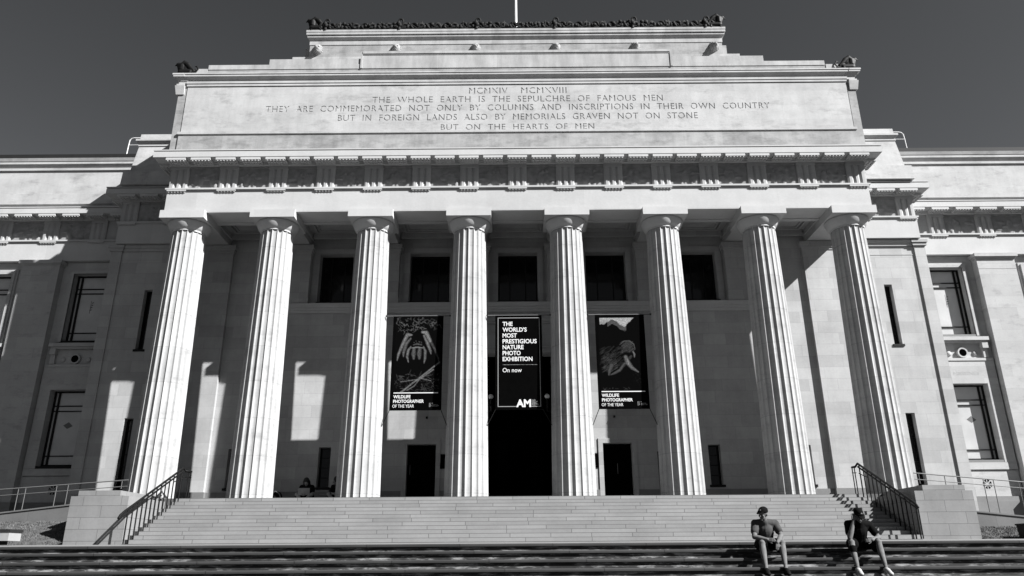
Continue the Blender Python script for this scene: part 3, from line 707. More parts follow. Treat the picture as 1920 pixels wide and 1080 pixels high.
# bronze cresting along the top
rnd = random.Random(11); m = MB(); zc = 18.49; yc = .90
m.box(-8.5, 8.5, yc-.05, yc+.05, zc, zc+.07)
x = -8.0; k = 0
while x < 8.0:
    sg = 1 if k % 2 else -1
    pts = []
    for i in range(13):
        a = i/12*pi*1.75; q = .155*(1-.55*i/12); pts.append((x+.16+sg*q*cos(a), yc-.03*sin(i), zc+.17+q*sin(a)))
    m.tube(pts, [.068]*9+[.06, .05, .045, .04], 6); m.box(x, x+.32, yc+.03, yc+.06, zc+.06, zc+.17+.05*sg)
    for _ in range(3):
        lx = x+rnd.uniform(0, .32); m.ball((lx, yc+rnd.uniform(-.06, .04), zc+rnd.uniform(.07, .33)), (rnd.uniform(.055, .10), .06, rnd.uniform(.055, .09)), 7, 5)
    m.tube([(x, yc, zc+.05), (x+.12, yc-.03, zc+.14+.05*sg), (x+.30, yc, zc+.09)], [.05, .06, .03], 6)
    if k % 5 == 2: m.tube([(x+.16, yc, zc+.1), (x+.16, yc, zc+.3), (x+.16, yc, zc+.44)], [.06, .07, .012], 6)
    x += .335; k += 1
m.build('cresting', M['verdigris'], mus)
m = MB(); m.tube([(0, 0, 0), (.01, -.02, .16), (-.02, -.02, .33), (-.02, -.02, .40)], [.08, .07, .09, .05], 8)
m.tube([(-.02, -.02, .40), (.03, -.03, .50), (.13, -.03, .50), (.17, -.03, .40), (.14, -.03, .33)], [.05, .045, .045, .04, .02], 7)
m.ball((.03, -.06, .2), (.09, .06, .1), 8, 6)
am = m.mesh('antefix', M['verdigris'])
for x in (-7.75, -4.75, -1.6, 1.57, 4.75, 7.7): o = link('antefix', am, mus); o.location = (x, .88, 18.49)
# corner griffins
m = MB(); 
m.cone((.05, 0, .14), (.42, 0, .16), .13, .11, 10); m.cone((.02, -.05, .0), (.04, -.05, .16), .045, .06, 8); m.cone((.06, .06, .0), (.07, .05, .16), .045, .06, 8)
m.cone((.02, 0, .22), (-.07, 0, .44), .10, .075, 10); m.ball((-.09, 0, .52), (.10, .08, .09)); m.cone((-.13, 0, .50), (-.22, 0, .46), .05, .025, 8); m.cone((-.05, .03, .58), (-.02, .04, .68), .03, .01, 6)
m.tube([(.06, .0, .25), (.06, .0, .48), (.16, .0, .60), (.30, .0, .50), (.44, .0, .34), (.60, 0, .2)], [.13, .14, .13, .12, .09, .05], 8); m.ball((.14, 0, .34), (.17, .07, .2))
m.cone((.42, -.05, .0), (.44, -.04, .16), .05, .07, 8); m.cone((.36, .06, .0), (.38, .05, .14), .05, .07, 8)
m.tube([(.5, 0, .14), (.66, 0, .12), (.76, 0, .28), (.70, 0, .42), (.60, 0, .40)], [.05, .045, .04, .04, .02], 7)
gr = m.remesh('griffin', M['bronze'], mus, .025, 1)
gm = gr.data
for i, (x, y, z, sx, sc) in enumerate(((-8.35, .92, 18.49, 1, .98), (8.35, .92, 18.49, -1, .98), (-12.70, -.47, 15.435, 1, .9), (12.70, -.47, 15.435, -1, .9))):
    o = gr if i == 0 else link('griffin', gm, mus)
    o.location = (x, y, z); o.scale = (sx*sc, sc*(1 if i < 2 else .7), sc)
# bulk of the building behind
m = MB(); m.box(-30.5, 30.5, 6.0, 30, -1.5, 13.9); m.box(-9.0, 9.0, 3.9, 24, 12, 16.0); m.box(-1.42, 1.42, 5.3, 6.01, 0, 6)
for s in (-1, 1): m.box(*sorted((s*1.43, s*15.6)), 3.31, 6.01, 5.6, 9.6)
m.build('rear_block', M['wing'], mus)
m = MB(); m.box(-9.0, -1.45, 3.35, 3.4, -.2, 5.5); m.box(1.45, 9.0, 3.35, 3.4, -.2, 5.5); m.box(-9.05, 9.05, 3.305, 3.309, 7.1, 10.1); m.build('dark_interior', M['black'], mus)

# ------------------------------------------------------------------ flagpole, roof ladders
m = MB(); fp = thing('flagpole', 'white flagpole standing above the bronze cresting on the roof', 'flagpole', (.03, 4, 16))
m.tube([(0, 0, 0), (0, 0, 5), (0, 0, 11)], [.075, .065, .045], 10); m.build('pole', M['white'], fp)
m = MB(); m.ball((0, 0, 11.05), .1); m.build('finial', M['white'], fp)
for s in (-1, 1):
    t = thing('roof_ladder_rail', 'white hooped handrail at the %s end of the roof beside the sky' % ('left' if s < 0 else 'right'), 'railing', (s*17.03, 5.0, 15.3), 'hooped rails on the roof')
    for dy in (0.0,):
        m = MB(); m.tube([(s*-1.6, dy, .74), (s*.06, dy, .74), (s*.16, dy, .71), (s*.23, dy, .62), (s*.25, dy, .3), (s*.29, dy, -.80)], .024, 8); m.tube([(s*-1.6, dy, .38), (s*.25, dy, .38)], .016, 6); m.build('hoop', M['white'], t)

# ------------------------------------------------------------------ banners
def ribbon(m, pts, ws, y=0, mi=0):
    if 3 <= len(pts) <= 5 and isinstance(ws, (list, tuple)):      # smooth curve through the points
        q = [pts[0]]+list(pts)+[pts[-1]]; v = [ws[0]]+list(ws)+[ws[-1]]; P_, W_ = [], []
        cr = lambda a, b, c_, d, t: .5*(2*b+(c_-a)*t+(2*a-5*b+4*c_-d)*t*t+(3*b-a-3*c_+d)*t**3)
        for i in range(1, len(q)-2):
            for k in range(5):
                t_ = k/5; P_.append(tuple(cr(q[i-1][j], q[i][j], q[i+1][j], q[i+2][j], t_) for j in (0, 1))); W_.append(max(.004, cr(v[i-1], v[i], v[i+1], v[i+2], t_)*random.uniform(.85, 1.15)))
        pts, ws = P_+[pts[-1]], W_+[ws[-1]*.5]
    L = []; R_ = []
    for i, (x, z) in enumerate(pts):
        a = pts[max(i-1, 0)]; b = pts[min(i+1, len(pts)-1)]; dx, dz = b[0]-a[0], b[1]-a[1]; l = sqrt(dx*dx+dz*dz) or 1
        w = ws[i]/2 if isinstance(ws, (list, tuple)) else ws/2
        L.append((x-dz/l*w, y, z+dx/l*w)); R_.append((x+dz/l*w, y, z-dx/l*w))
    n_ = len(pts); m.add(L+R_, [(i, n_+i, n_+i+1, i+1) for i in range(n_-1)], mi)
BZ0, BZ1 = 2.775, 5.975
def banner(x0, x1, xl, xr, label):
    t = thing('exhibition_banner', label, 'banner', ((x0+x1)/2, -.1, BZ0), 'banners hung between the columns')
    w = x1-x0; nx, nz = 10, 24; cx = (x0+x1)/2
    bow = lambda x, z: .02*sin(z*2.1+x0)*(1-z/3.2)
    m = MB(); H = BZ1-BZ0
    vs = [((i/nx-.5)*w, 0, j/nz*H) for j in range(nz+1) for i in range(nx+1)]
    vs2 = [(a, .008, c_) for a, b, c_ in vs]; n_ = len(vs)
    F = [(j*(nx+1)+i, j*(nx+1)+i+1, (j+1)*(nx+1)+i+1, (j+1)*(nx+1)+i) for j in range(nz) for i in range(nx)]
    m.add(vs+vs2, F+[tuple(n_+q for q in f_[::-1]) for f_ in F]); m.build('banner_cloth', M['cloth'], t)
    m = MB(); m.tube([(xl-cx, .02, H+.0), (xr-cx, .02, H)], .022, 8); m.build('top_rod', M['rail'], t)
    m = MB(); m.tube([(-w/2+.01, .02, .01), (w/2-.01, .02, .01)], .02, 8); m.build('bottom_rod', M['iron'], t)
    for s, xe in ((-1, xl), (1, xr)): m = MB(); m.tube([(s*(w/2-.01), .01, .0), (xe-cx, .04, -.52)], .012, 6); m.tube([(xe-cx, .02, H), (xe-cx+s*.03, .03, H+.02)], .03, 6); m.build('tie_cord', M['iron'], t)
    return t, w, H
def wl_text(t, w, H):
    m = MB(); m.box(-w*.43, w*.43, -.004, -.001, H*.172, H*.181); m.build('rule_line', M['white'], t)
    text_mesh([('WILDLIFE', -w*.43, H*.122, .105, .56, .03), ('PHOTOGRAPHER', -w*.43, H*.075, .105, 1.0, .03), ('OF THE YEAR', -w*.44, H*.026, .105, .70, .0)], 'lettering', M['white'], t).location.y = -.003
    m = MB(); lx, lz = w*.27, H*.03
    ribbon(m, [(lx, lz), (lx, lz+.13), (lx+.05, lz+.13), (lx+.03, lz+.08), (lx+.06, lz+.05), (lx, lz)], .018, -.003); ribbon(m, [(lx+.08, lz+.12), (lx+.12, lz+.13)], .015, -.003)
    for q in range(3): m.box(lx+.10, lx+.10+(.2, .21, .17)[q], -.004, -.002, lz+.02+.026*q, lz+.033+.026*q)
    m.build('small_logo', M['pl'], t)
import numpy as np
PW, PH = 96, 168                     # the printed pictures as grey values over the banner (u across, v down to .82)
def stroke(img, pts, rad, val, soft=1.0, light=0.):
    """a soft shaded tapering stroke through pts (u, v); light > 0 shades it like a rod lit from the upper left"""
    ys, xs = np.mgrid[0:PH, 0:PW]; X = (xs+.5)/PW; Y = (ys+.5)/PH*.82; asp = 1.89
    for (p, q, r0, r1) in zip(pts[:-1], pts[1:], rad[:-1], rad[1:]):
        dx, dy = q[0]-p[0], (q[1]-p[1])*asp; L = dx*dx+dy*dy+1e-9
        t = np.clip(((X-p[0])*dx+(Y-p[1])*asp*dy)/L, 0, 1); ex, ey = X-p[0]-t*dx, (Y-p[1])*asp-t*dy
        d = np.sqrt(ex*ex+ey*ey); r = r0+(r1-r0)*t
        m_ = np.clip((r-d)/(r*.6*soft+1e-6), 0, 1); sh = 1+light*np.clip((-ex*.6-ey*.8)/(r+1e-6), -1, 1)
        np.maximum(img, m_*val*sh, out=img)
def spider_print():
    R_ = np.random.RandomState(4); img = np.zeros((PH, PW))
    for _ in range(60):
        a, b = R_.uniform(.03, .92), R_.uniform(.025, .15); q = R_.uniform(0, 6.3); k = R_.uniform(.05, .16)
        stroke(img, [(a, b), (a+k*.5*cos(q), b+.25*k*sin(q)), (a+k*cos(q+.8), b+.5*k*sin(q+.8))], [.006, .010, .004], R_.uniform(.02, .085))
    for pts, rad, v in (([(.36, .20), (.27, .20), (.18, .30), (.09, .42), (.07, .48)], [.03, .065, .055, .04, .015], .19), ([(.34, .24), (.25, .30), (.20, .40), (.20, .44)], [.03, .055, .045, .015], .12), ([(.35, .33), (.30, .37), (.28, .44), (.31, .50)], [.02, .045, .04, .014], .17),
                        ([(.58, .17), (.67, .18), (.76, .27)], [.04, .07, .05], .24), ([(.62, .21), (.70, .29), (.77, .38), (.78, .41)], [.03, .055, .04, .015], .17), ([(.76, .27), (.86, .36), (.94, .46), (.96, .52)], [.05, .035, .03, .01], .06), ([(.62, .33), (.66, .38), (.66, .46), (.64, .51)], [.02, .045, .04, .014], .15)):
        stroke(img, pts, [q*.82 for q in rad], v*.8, 1.3, .6)
    for x in (.42, .54): stroke(img, [(x, .355), (x-.005, .41), (x, .46)], [.045, .06, .03], .085, 1.2, .5)
    stroke(img, [(.34, .345), (.48, .335), (.63, .345)], [.008, .02, .008], .17); stroke(img, [(.40, .31), (.48, .30), (.58, .31)], [.012, .022, .012], .07)
    for _ in range(10): stroke(img, [(R_.uniform(.40, .58), R_.uniform(.265, .30))]*2, [.012, .012], R_.uniform(.04, .10))
    for pts, r_, v in (([(.17, .82), (.38, .74), (.60, .65), (.97, .50)], .017, .15), ([(.20, .82), (.42, .72), (.64, .655), (.84, .58)], .02, .12), ([(.16, .71), (.45, .69), (.60, .675), (.80, .70)], .011, .12), ([(.48, .705), (.62, .64), (.78, .60)], .012, .10), ([(.30, .80), (.45, .755), (.56, .68)], .013, .11)): stroke(img, pts, [r_]*len(pts), v, 1, .4)
    for _ in range(120):
        a, b = R_.uniform(.03, .95), R_.uniform(.63, .82); q = R_.uniform(-1.4, 1.4); k = R_.uniform(.04, .12)
        stroke(img, [(a, b), (a+k*cos(q), b+.45*k*sin(q))], [.007, .004], R_.uniform(.012, .06))
    img *= (.45+.9*R_.rand(PH, PW))*(.75+.5*np.repeat(R_.rand(PH, PW//2), 2, 1))*.72; return img+.0025
def ape_print():
    R_ = np.random.RandomState(8); img = np.zeros((PH, PW)); ys, xs = np.mgrid[0:PH, 0:PW]; X = (xs+.5)/PW; Y = (ys+.5)/PH*.82
    ridge = .10-.055*np.exp(-((X-.33)/.13)**2)+.025*np.exp(-((X-.58)/.1)**2)-.09*np.clip((X-.6)/.25, 0, 1)+.004*np.sin(X*55)
    img[(Y > .022) & (Y < ridge) & (X > .055) & (X < .80)] = .26; img *= 1-.45*np.clip((Y-.02)/.09, 0, 1)*(X < .25)
    far = (Y >= ridge) & (Y < ridge+.05) & (X > .22) & (X < .62); img[far] = .05
    def shag(n_, fu, fv, val, l):
        for _ in range(n_):
            a, b = fu(), fv(); q = R_.uniform(2.3, 3.3); stroke(img, [(a, b), (a+l*cos(q), b-.3*l*sin(q)+.4*l)], [.009, .004], R_.uniform(.25, 1)*val)
    shag(150, lambda: R_.uniform(.10, .62), lambda: R_.uniform(.34, .56), .035, .09)
    shag(70, lambda: R_.uniform(.12, .40), lambda: R_.uniform(.42, .62), .065, .08)
    stroke(img, [(.56, .37), (.66, .33), (.70, .38)], [.09, .12, .08], .03, 1.4, .5)
    shag(90, lambda: R_.uniform(.52, .78), lambda: R_.uniform(.285, .40), .07, .06)
    stroke(img, [(.46, .325), (.56, .285), (.68, .283), (.77, .32), (.79, .38)], [.006, .014, .016, .014, .006], .10)
    stroke(img, [(.745, .40), (.77, .43), (.765, .46)], [.018, .026, .012], .16); stroke(img, [(.70, .45), (.66, .47)], [.03, .04], .04)
    stroke(img, [(.58, .46), (.62, .52), (.70, .575), (.83, .62)], [.05, .065, .045, .018], .13, 1, .6); stroke(img, [(.61, .48), (.635, .535)], [.022, .03], .24)
    stroke(img, [(.55, .53), (.44, .60), (.33, .63), (.24, .65)], [.03, .035, .03, .012], .075, 1, .5); stroke(img, [(.27, .55), (.22, .61), (.20, .65)], [.05, .045, .02], .07, 1, .5)
    for _ in range(24): stroke(img, [(R_.uniform(.06, .62), R_.uniform(.785, .81))]*2, [.010, .010], R_.uniform(.02, .09))
    for _ in range(30): stroke(img, [(R_.uniform(.72, .95), R_.uniform(.62, .76))]*2, [.008, .008], R_.uniform(.006, .03))
    img *= (.5+.9*R_.rand(PH, PW))*np.where(Y < .16, .95, .55); return img+.0025
n = N('photo_print'); at_ = n.n('Attribute', attribute_name='print'); n.base(at_.outputs['Color']); n.b.inputs['Roughness'].default_value = .9; n.b.inputs['Specular IOR Level'].default_value = 0; M['print'] = n.m
def print_mesh(t, w, H, img):
    x0, x1, z0, z1 = -w*.45, w*.47, H*.185, H*.985
    vs = [(x0+(x1-x0)*i/(PW-1), -.003, z1+(z0-z1)*j/(PH-1)) for j in range(PH) for i in range(PW)]
    m = MB(); m.add(vs, [(j*PW+i, (j+1)*PW+i, (j+1)*PW+i+1, j*PW+i+1) for j in range(PH-1) for i in range(PW-1)])
    me = m.mesh('photo_print', M['print']); ca = me.color_attributes.new('print', 'FLOAT_COLOR', 'POINT')
    v = np.repeat(img.reshape(-1, 1), 4, 1); v[:, 3] = 1; ca.data.foreach_set('color', v.astype(np.float32).ravel()); me.update()
    return link('photo_print', me, t)
t, w, H = banner(-4.23, -2.54, -4.46, -2.34, 'black banner with a photo of pale spider legs and twigs above white lettering')
print_mesh(t, w, H, spider_print()); wl_text(t, w, H)
t, w, H = banner(2.57, 4.23, 2.36, 4.44, 'black banner with a photo of a shaggy ape under a pale mountain sky')
print_mesh(t, w, H, ape_print()); wl_text(t, w, H)
t, w, H = banner(-.79, .775, -1.05, 1.05, 'black banner announcing a nature photo exhibition in large white capitals inside a white outline')
m = MB(); e = .02; xa, xb, za, zb = -w/2+.085, w/2-.075, .085, H-.085
m.box(xa, xa+e, -.004, -.001, za, zb); m.box(xb-e, xb, -.004, -.001, za, zb); m.box(xa+e, xb-e, -.004, -.001, zb-e, zb); m.box(xa+e, xa+.66, -.004, -.001, za, za+e); m.box(xa+1.05, xb-e, -.004, -.001, za, za+e)
m.build('outline', M['dim'], t)
rows = ['THE', 'WORLD’S', 'MOST', 'PRESTIGIOUS', 'NATURE', 'PHOTO', 'EXHIBITION']; wd = [.34, .81, .48, 1.14, .70, .60, .99]
text_mesh([(s_, xa+.16, H-.375-.2025*i, .148, wd[i], .03) for i, s_ in enumerate(rows)], 'lettering', M['white'], t).location.y = -.003
text_mesh([('On now', xa+.16, H*.385, .15, .63, .005)], 'small_lettering', M['white'], t).location.y = -.003
text_mesh([('AM', xa+.60, za, .245, .48, .05)], 'logo_letters', M['white'], t).location.y = -.003
m = MB(); m.box(xa+.16, xa+1.30, -.004, -.001, H*.462, H*.466)
for q, l in enumerate((.12, .13, .2, .15, .18, .24, .13)): m.box(xa+1.10, xa+1.10+l, -.004, -.001, za+.22-.03*q, za+.238-.03*q)
m.build('fine_print', M['pl'], t)

# ------------------------------------------------------------------ porch fittings
for s in (-1, 1):
    t = thing('globe_lamp', 'round white globe lamp on a dark bracket at the %s of the entrance' % ('left' if s < 0 else 'right'), 'lamp', (s*1.0, 2.15, 3.66), 'globe lamps at the entrance')
    m = MB(); m.ball((0, 0, 0), .088, 20, 12); m.build('lamp_globe', M['globe'], t)
    m = MB(); m.tube([(0, 0, -.08), (0, 0, -.16), (0, .1, -.35), (0, .15, -.5), (s*.45, .24, -.55)], [.05, .02, .025, .03, .03], 8); m.tube([(0, 0, -.08), (s*.0, .06, -.3), (0, .02, -.45), (0, .12, -.5)], .016, 6); m.tube([(-.06, .02, -.2), (.06, .02, -.24), (-.05, .02, -.34), (.05, .02, -.4)], .014, 6); m.build('bracket', M['bronze'], t)
    t = thing('wall_plaque', 'small dark upright plaque on the wall between the %s side door and the entrance' % ('left' if s < 0 else 'right'), 'plaque', (s*2.66, 2.38, 1.2), 'plaques beside the entrance')
    m = MB(); m.box(-.10, .10, -.02, .018, 0, .46); m.build('plaque_board', M['black'], t)
    m = MB(); m.box(-.12, .12, -.008, .0185, -.02, .48); m.build('plaque_frame', M['bronze'], t)
    t = thing('security_camera', 'tiny dark camera fixed to the wall below the %s banner' % ('left' if s < 0 else 'right'), 'camera', (-3.28 if s < 0 else 3.38, 2.38, 2.95), 'cameras on the porch wall')
    m = MB(); m.box(-.03, .03, -.1, .0, -.03, .03); m.tube([(0, -.13, -.01), (0, -.1, -.01)], .025, 8); m.tube([(0, -.02, .03), (0, .018, .06)], .012, 6); m.build('camera_body', M['iron'], t)

# ------------------------------------------------------------------ pedestals, rails, ramps
for s in (-1, 1):
    side = 'left' if s < 0 else 'right'
    t = thing('step_pedestal', 'broad pale block pedestal closing the %s end of the steps' % side, 'pedestal', (s*11.27, YB, LZ), 'pedestals beside the steps')
    xo, xi = .78, -.77
    q = lambda a, b: (min(s*a, s*b), max(s*a, s*b))
    m = MB(); m.box(*q(xi, xo), 0, 2.2, -.1, 1.226); m.build('block', M['pedestal'], t)
    m = MB(); m.box(*q(-.30, .85), .45, 3.4, 1.226, 1.41); m.build('cap_slab', M['pedestal'], t)
    t = thing('stair_handrail', 'black iron double handrail with balusters down the %s side of the steps' % side, 'handrail', (s*10.32, YB, LZ), 'iron handrails on the steps')
    zt = lambda y: (0-LZ)+((y+.85)/TD)*RH          # nosing line above foot
    yy = lambda y: y-YB
    hz = .90
    top, bot = -.95, YB-.12
    m = MB()
    # upper rail with level return at head and loop at foot
    ye = -4.05 if s < 0 else -3.72; hx = -.20 if s < 0 else -.13
    rail = [(s*hx, yy(-.72), -LZ+.80), (s*-.02, yy(-.72), -LZ+.82), (0, yy(-.85), -LZ+hz), (0, yy(ye), zt(ye)+hz), (0, yy(ye-.2), zt(ye-.2)+hz-.02), (0, yy(ye-.28), zt(ye-.28)+hz-.07)]
    m.tube(rail, .032, 8); m.build('top_rail', M['iron'], t)
    m = MB(); low = [(0, yy(-.85), -LZ+hz-.10), (0, yy(ye), zt(ye)+hz-.10), (0, yy(ye-.24), zt(ye-.24)+hz-.10), (0, yy(ye-.28), zt(ye-.28)+hz-.07)]
    m.tube(low, .026, 8); m.tube([(0, yy(-.85), -LZ+hz-.30), (0, yy(-1.4), zt(-1.4)+hz-.22)], .014, 6); m.build('lower_rail', M['iron'], t)
    if s > 0:
        m = MB(); m.tube([(0, yy(ye-.27), 0), (0, yy(ye-.27), zt(ye-.27)+hz-.1)], .016, 6); m.build('end_baluster', M['iron'], t)
    for k_ in range(NR+1):
        y = -.93-k_*TD*.985
        zf = -min(k_+1, NR)*RH-LZ if k_ < NR else 0
        m = MB(); m.tube([(0, yy(y), zf), (0, yy(y), zt(y)+hz-.02)], .019, 6); m.build('baluster', M['iron'], t)
    m = MB()
    for xx in (hx, hx+.07): m.tube([(s*xx, yy(-.72), -LZ), (s*xx, yy(-.72), -LZ+.80)], .016, 6)
    m.box(min(s*(hx-.02), s*-.02), max(s*(hx-.02), s*-.02), yy(-.72)-.012, yy(-.72)+.012, -LZ+.62, -LZ+.645); m.box(min(s*(hx-.02), s*-.02), max(s*(hx-.02), s*-.02), yy(-.72)-.02, yy(-.72)+.02, -LZ+.78, -LZ+.82)
    m.build('end_post', M['iron'], t)
    # ramp behind, low wall, thin rail
    z0w, z1w = (-.17, -1.46) if s < 0 else (-.52, -1.77)
    m = MB(); x0, x1 = s*12.06, s*24; yw = -2.0
    a_, b_ = (x0, x1) if s > 0 else (x1, x0); za_, zb_ = (z0w, z1w) if s > 0 else (z1w, z0w)
    m.add([(a_, yw, -2.2), (b_, yw, -2.2), (b_, yw, zb_), (a_, yw, za_), (a_, yw+.22, -2.2), (b_, yw+.22, -2.2), (b_, yw+.22, zb_), (a_, yw+.22, za_)], [(0, 1, 2, 3), (7, 6, 5, 4), (3, 2, 6, 7), (0, 3, 7, 4), (1, 5, 6, 2)])
    rw = tag(m.build('ramp_wall', M['concrete']), 'low grey concrete ramp wall behind the grass at the %s' % side, 'wall', 'ramp walls beside the museum')
    m = MB(); m.add([(a_, yw-.03, za_+.002), (b_, yw-.03, zb_+.002), (b_, yw+.26, zb_+.002), (a_, yw+.26, za_+.002), (a_, yw-.03, za_+.04), (b_, yw-.03, zb_+.04), (b_, yw+.26, zb_+.04), (a_, yw+.26, za_+.04)], [(3, 2, 1, 0), (4, 5, 6, 7), (0, 1, 5, 4), (2, 3, 7, 6), (0, 4, 7, 3), (1, 2, 6, 5)])
    m.build('coping', M['concrete'], rw)
    m = MB(); m.add([(a_, yw+.22, za_-.05), (b_, yw+.22, zb_-.05), (b_, 3.8, zb_-.05), (a_, 3.8, za_-.05)], [(0, 1, 2, 3)])
    tag(m.build('ramp_path', M['asphalt']), kind='structure')
    t = thing('ramp_handrail', 'thin grey steel handrail of two bars along the %s ramp' % side, 'handrail', (s*12.06, -1.9, z0w), 'steel handrails along the ramps')
    zr = lambda x: (.408-.067*x if s < 0 else .445-.089*x)-z0w
    zw = lambda x: (z1w-z0w)/11.94*x+.03
    for nm, dz, rr in (('top_rail', 0, .016), ('mid_rail', -.175, .011)):
        m = MB(); m.tube([(s*-.62, 0, zr(-.62)+dz), (0, 0, zr(0)+dz), (s*11.5, 0, zr(11.5)+dz)], rr, 8); m.build(nm, M['rail'], t)
    for xx in ((-.45, .28, 1.10, 1.43, 2.32, 2.53, 4.5, 4.8, 7, 7.3, 9.5) if s < 0 else (-.48, .26, 1.36, 1.65, 2.37, 4.4, 4.7, 7, 7.3, 9.5)):
        m = MB(); m.tube([(s*xx, 0, zw(xx) if xx > 0 else .20-z0w), (s*xx, 0, zr(xx))], .012, 6); m.build('post', M['rail'], t)

# bench at the far left, bin at the far right
t = thing('stone_bench', 'low white block bench with a dark slab top at the far left', 'bench', (-13.92, -4.4, -1.33))
m = MB(); m.box(-1.5, 1.08, -.25, .25, .05, .26); m.build('bench_base', M['benchw'], t)
m = MB(); m.box(-1.53, 1.11, -.27, .27, .261, .325); m.build('seat_slab', M['lead'], t)
m = MB()
for x in (-1.1, .3): m.box(x-.2, x+.5, -.2, .2, -.04, .06)
m.build('foot', M['iron'], t)
t = thing('litter_bin', 'dark square litter bin at the far right edge of the grass', 'bin', (13.14, -3.9, -1.37))
m = MB(); m.tbox(-.16, .34, -.15, .2, 0, -.18, .36, -.17, .22, .33); m.build('bin_body', M['iron'], t); m = MB(); m.box(-.20, .38, -.19, .24, .33, .37); m.build('bin_lid', M['iron'], t)

# ------------------------------------------------------------------ people
def V3(p): return Vector((p[0], -p[1], p[2]))         # (right, towards the camera, up)
def hand(m, wrist, d, side, curl=.5, s=1.0):
    """palm and five unequal fingers from the wrist along d"""
    w = V3(wrist); d = V3(d).normalized(); n = Vector((0, -1, 0)); n = (n-d*n.dot(d)).normalized(); a = d.cross(n)*side
    p = w+d*.085*s
    for k in (-1, 0, 1): m.cone(w+a*.016*k*s, p+a*.026*k*s, .016*s, .014*s, 8)
    for k, l in ((-1.5, .062), (-.5, .075), (.5, .07), (1.5, .055)):
        b = p+a*.0185*k*s; e1 = b+(d*1-n*.25*curl)*l*.5*s; e2 = e1+(d*(1-.5*curl)-n*.7*curl)*l*.5*s
        m.cone(b, e1, .0088*s, .008*s, 7); m.cone(e1, e2, .008*s, .0068*s, 7)
    b = w+d*.03*s-a*.03*s; e1 = b+(d*.7-a*.6)*.045*s; e2 = e1+(d*.95-a*.1)*.035*s
    m.cone(b, e1, .012*s, .0095*s, 7); m.cone(e1, e2, .0095*s, .0075*s, 7)
def head_parts(m, hc, fwd, up, s=1.0):
    f_ = V3(fwd).normalized(); u_ = V3(up); u_ = (u_-f_*u_.dot(f_)).normalized(); l = u_.cross(f_); c_ = V3(hc)
    Rm = Matrix((l, -f_, u_)).transposed()
    P = lambda x, y, z: c_+Rm @ Vector((x*s, y*s, z*s))
    m.ball(P(0, .01, .02), (.077*s, .098*s, .105*s), 18, 12, 0, Rm); m.ball(P(0, -.03, -.06), (.056*s, .065*s, .065*s), 14, 9, 0, Rm)
    m.cone(P(0, -.095, .01), P(0, -.122, -.028), .011*s, .017*s, 8)                      # nose
    m.ball(P(0, -.094, -.066), (.026*s, .012*s, .008*s), 10, 6, 0, Rm); m.ball(P(0, -.091, -.081), (.022*s, .012*s, .009*s), 10, 6, 0, Rm)
    m.ball(P(0, -.078, -.108), (.026*s, .02*s, .018*s), 10, 6, 0, Rm)
    for k in (-1, 1):
        m.ball(P(k*.078, .012, -.012), (.012*s, .022*s, .033*s), 10, 7, 0, Rm); m.ball(P(k*.034, -.088, .03), (.024*s, .012*s, .009*s), 10, 6, 0, Rm)
        m.ball(P(k*.04, -.07, -.03), (.024*s, .02*s, .022*s), 10, 6, 0, Rm)
    return P, Rm
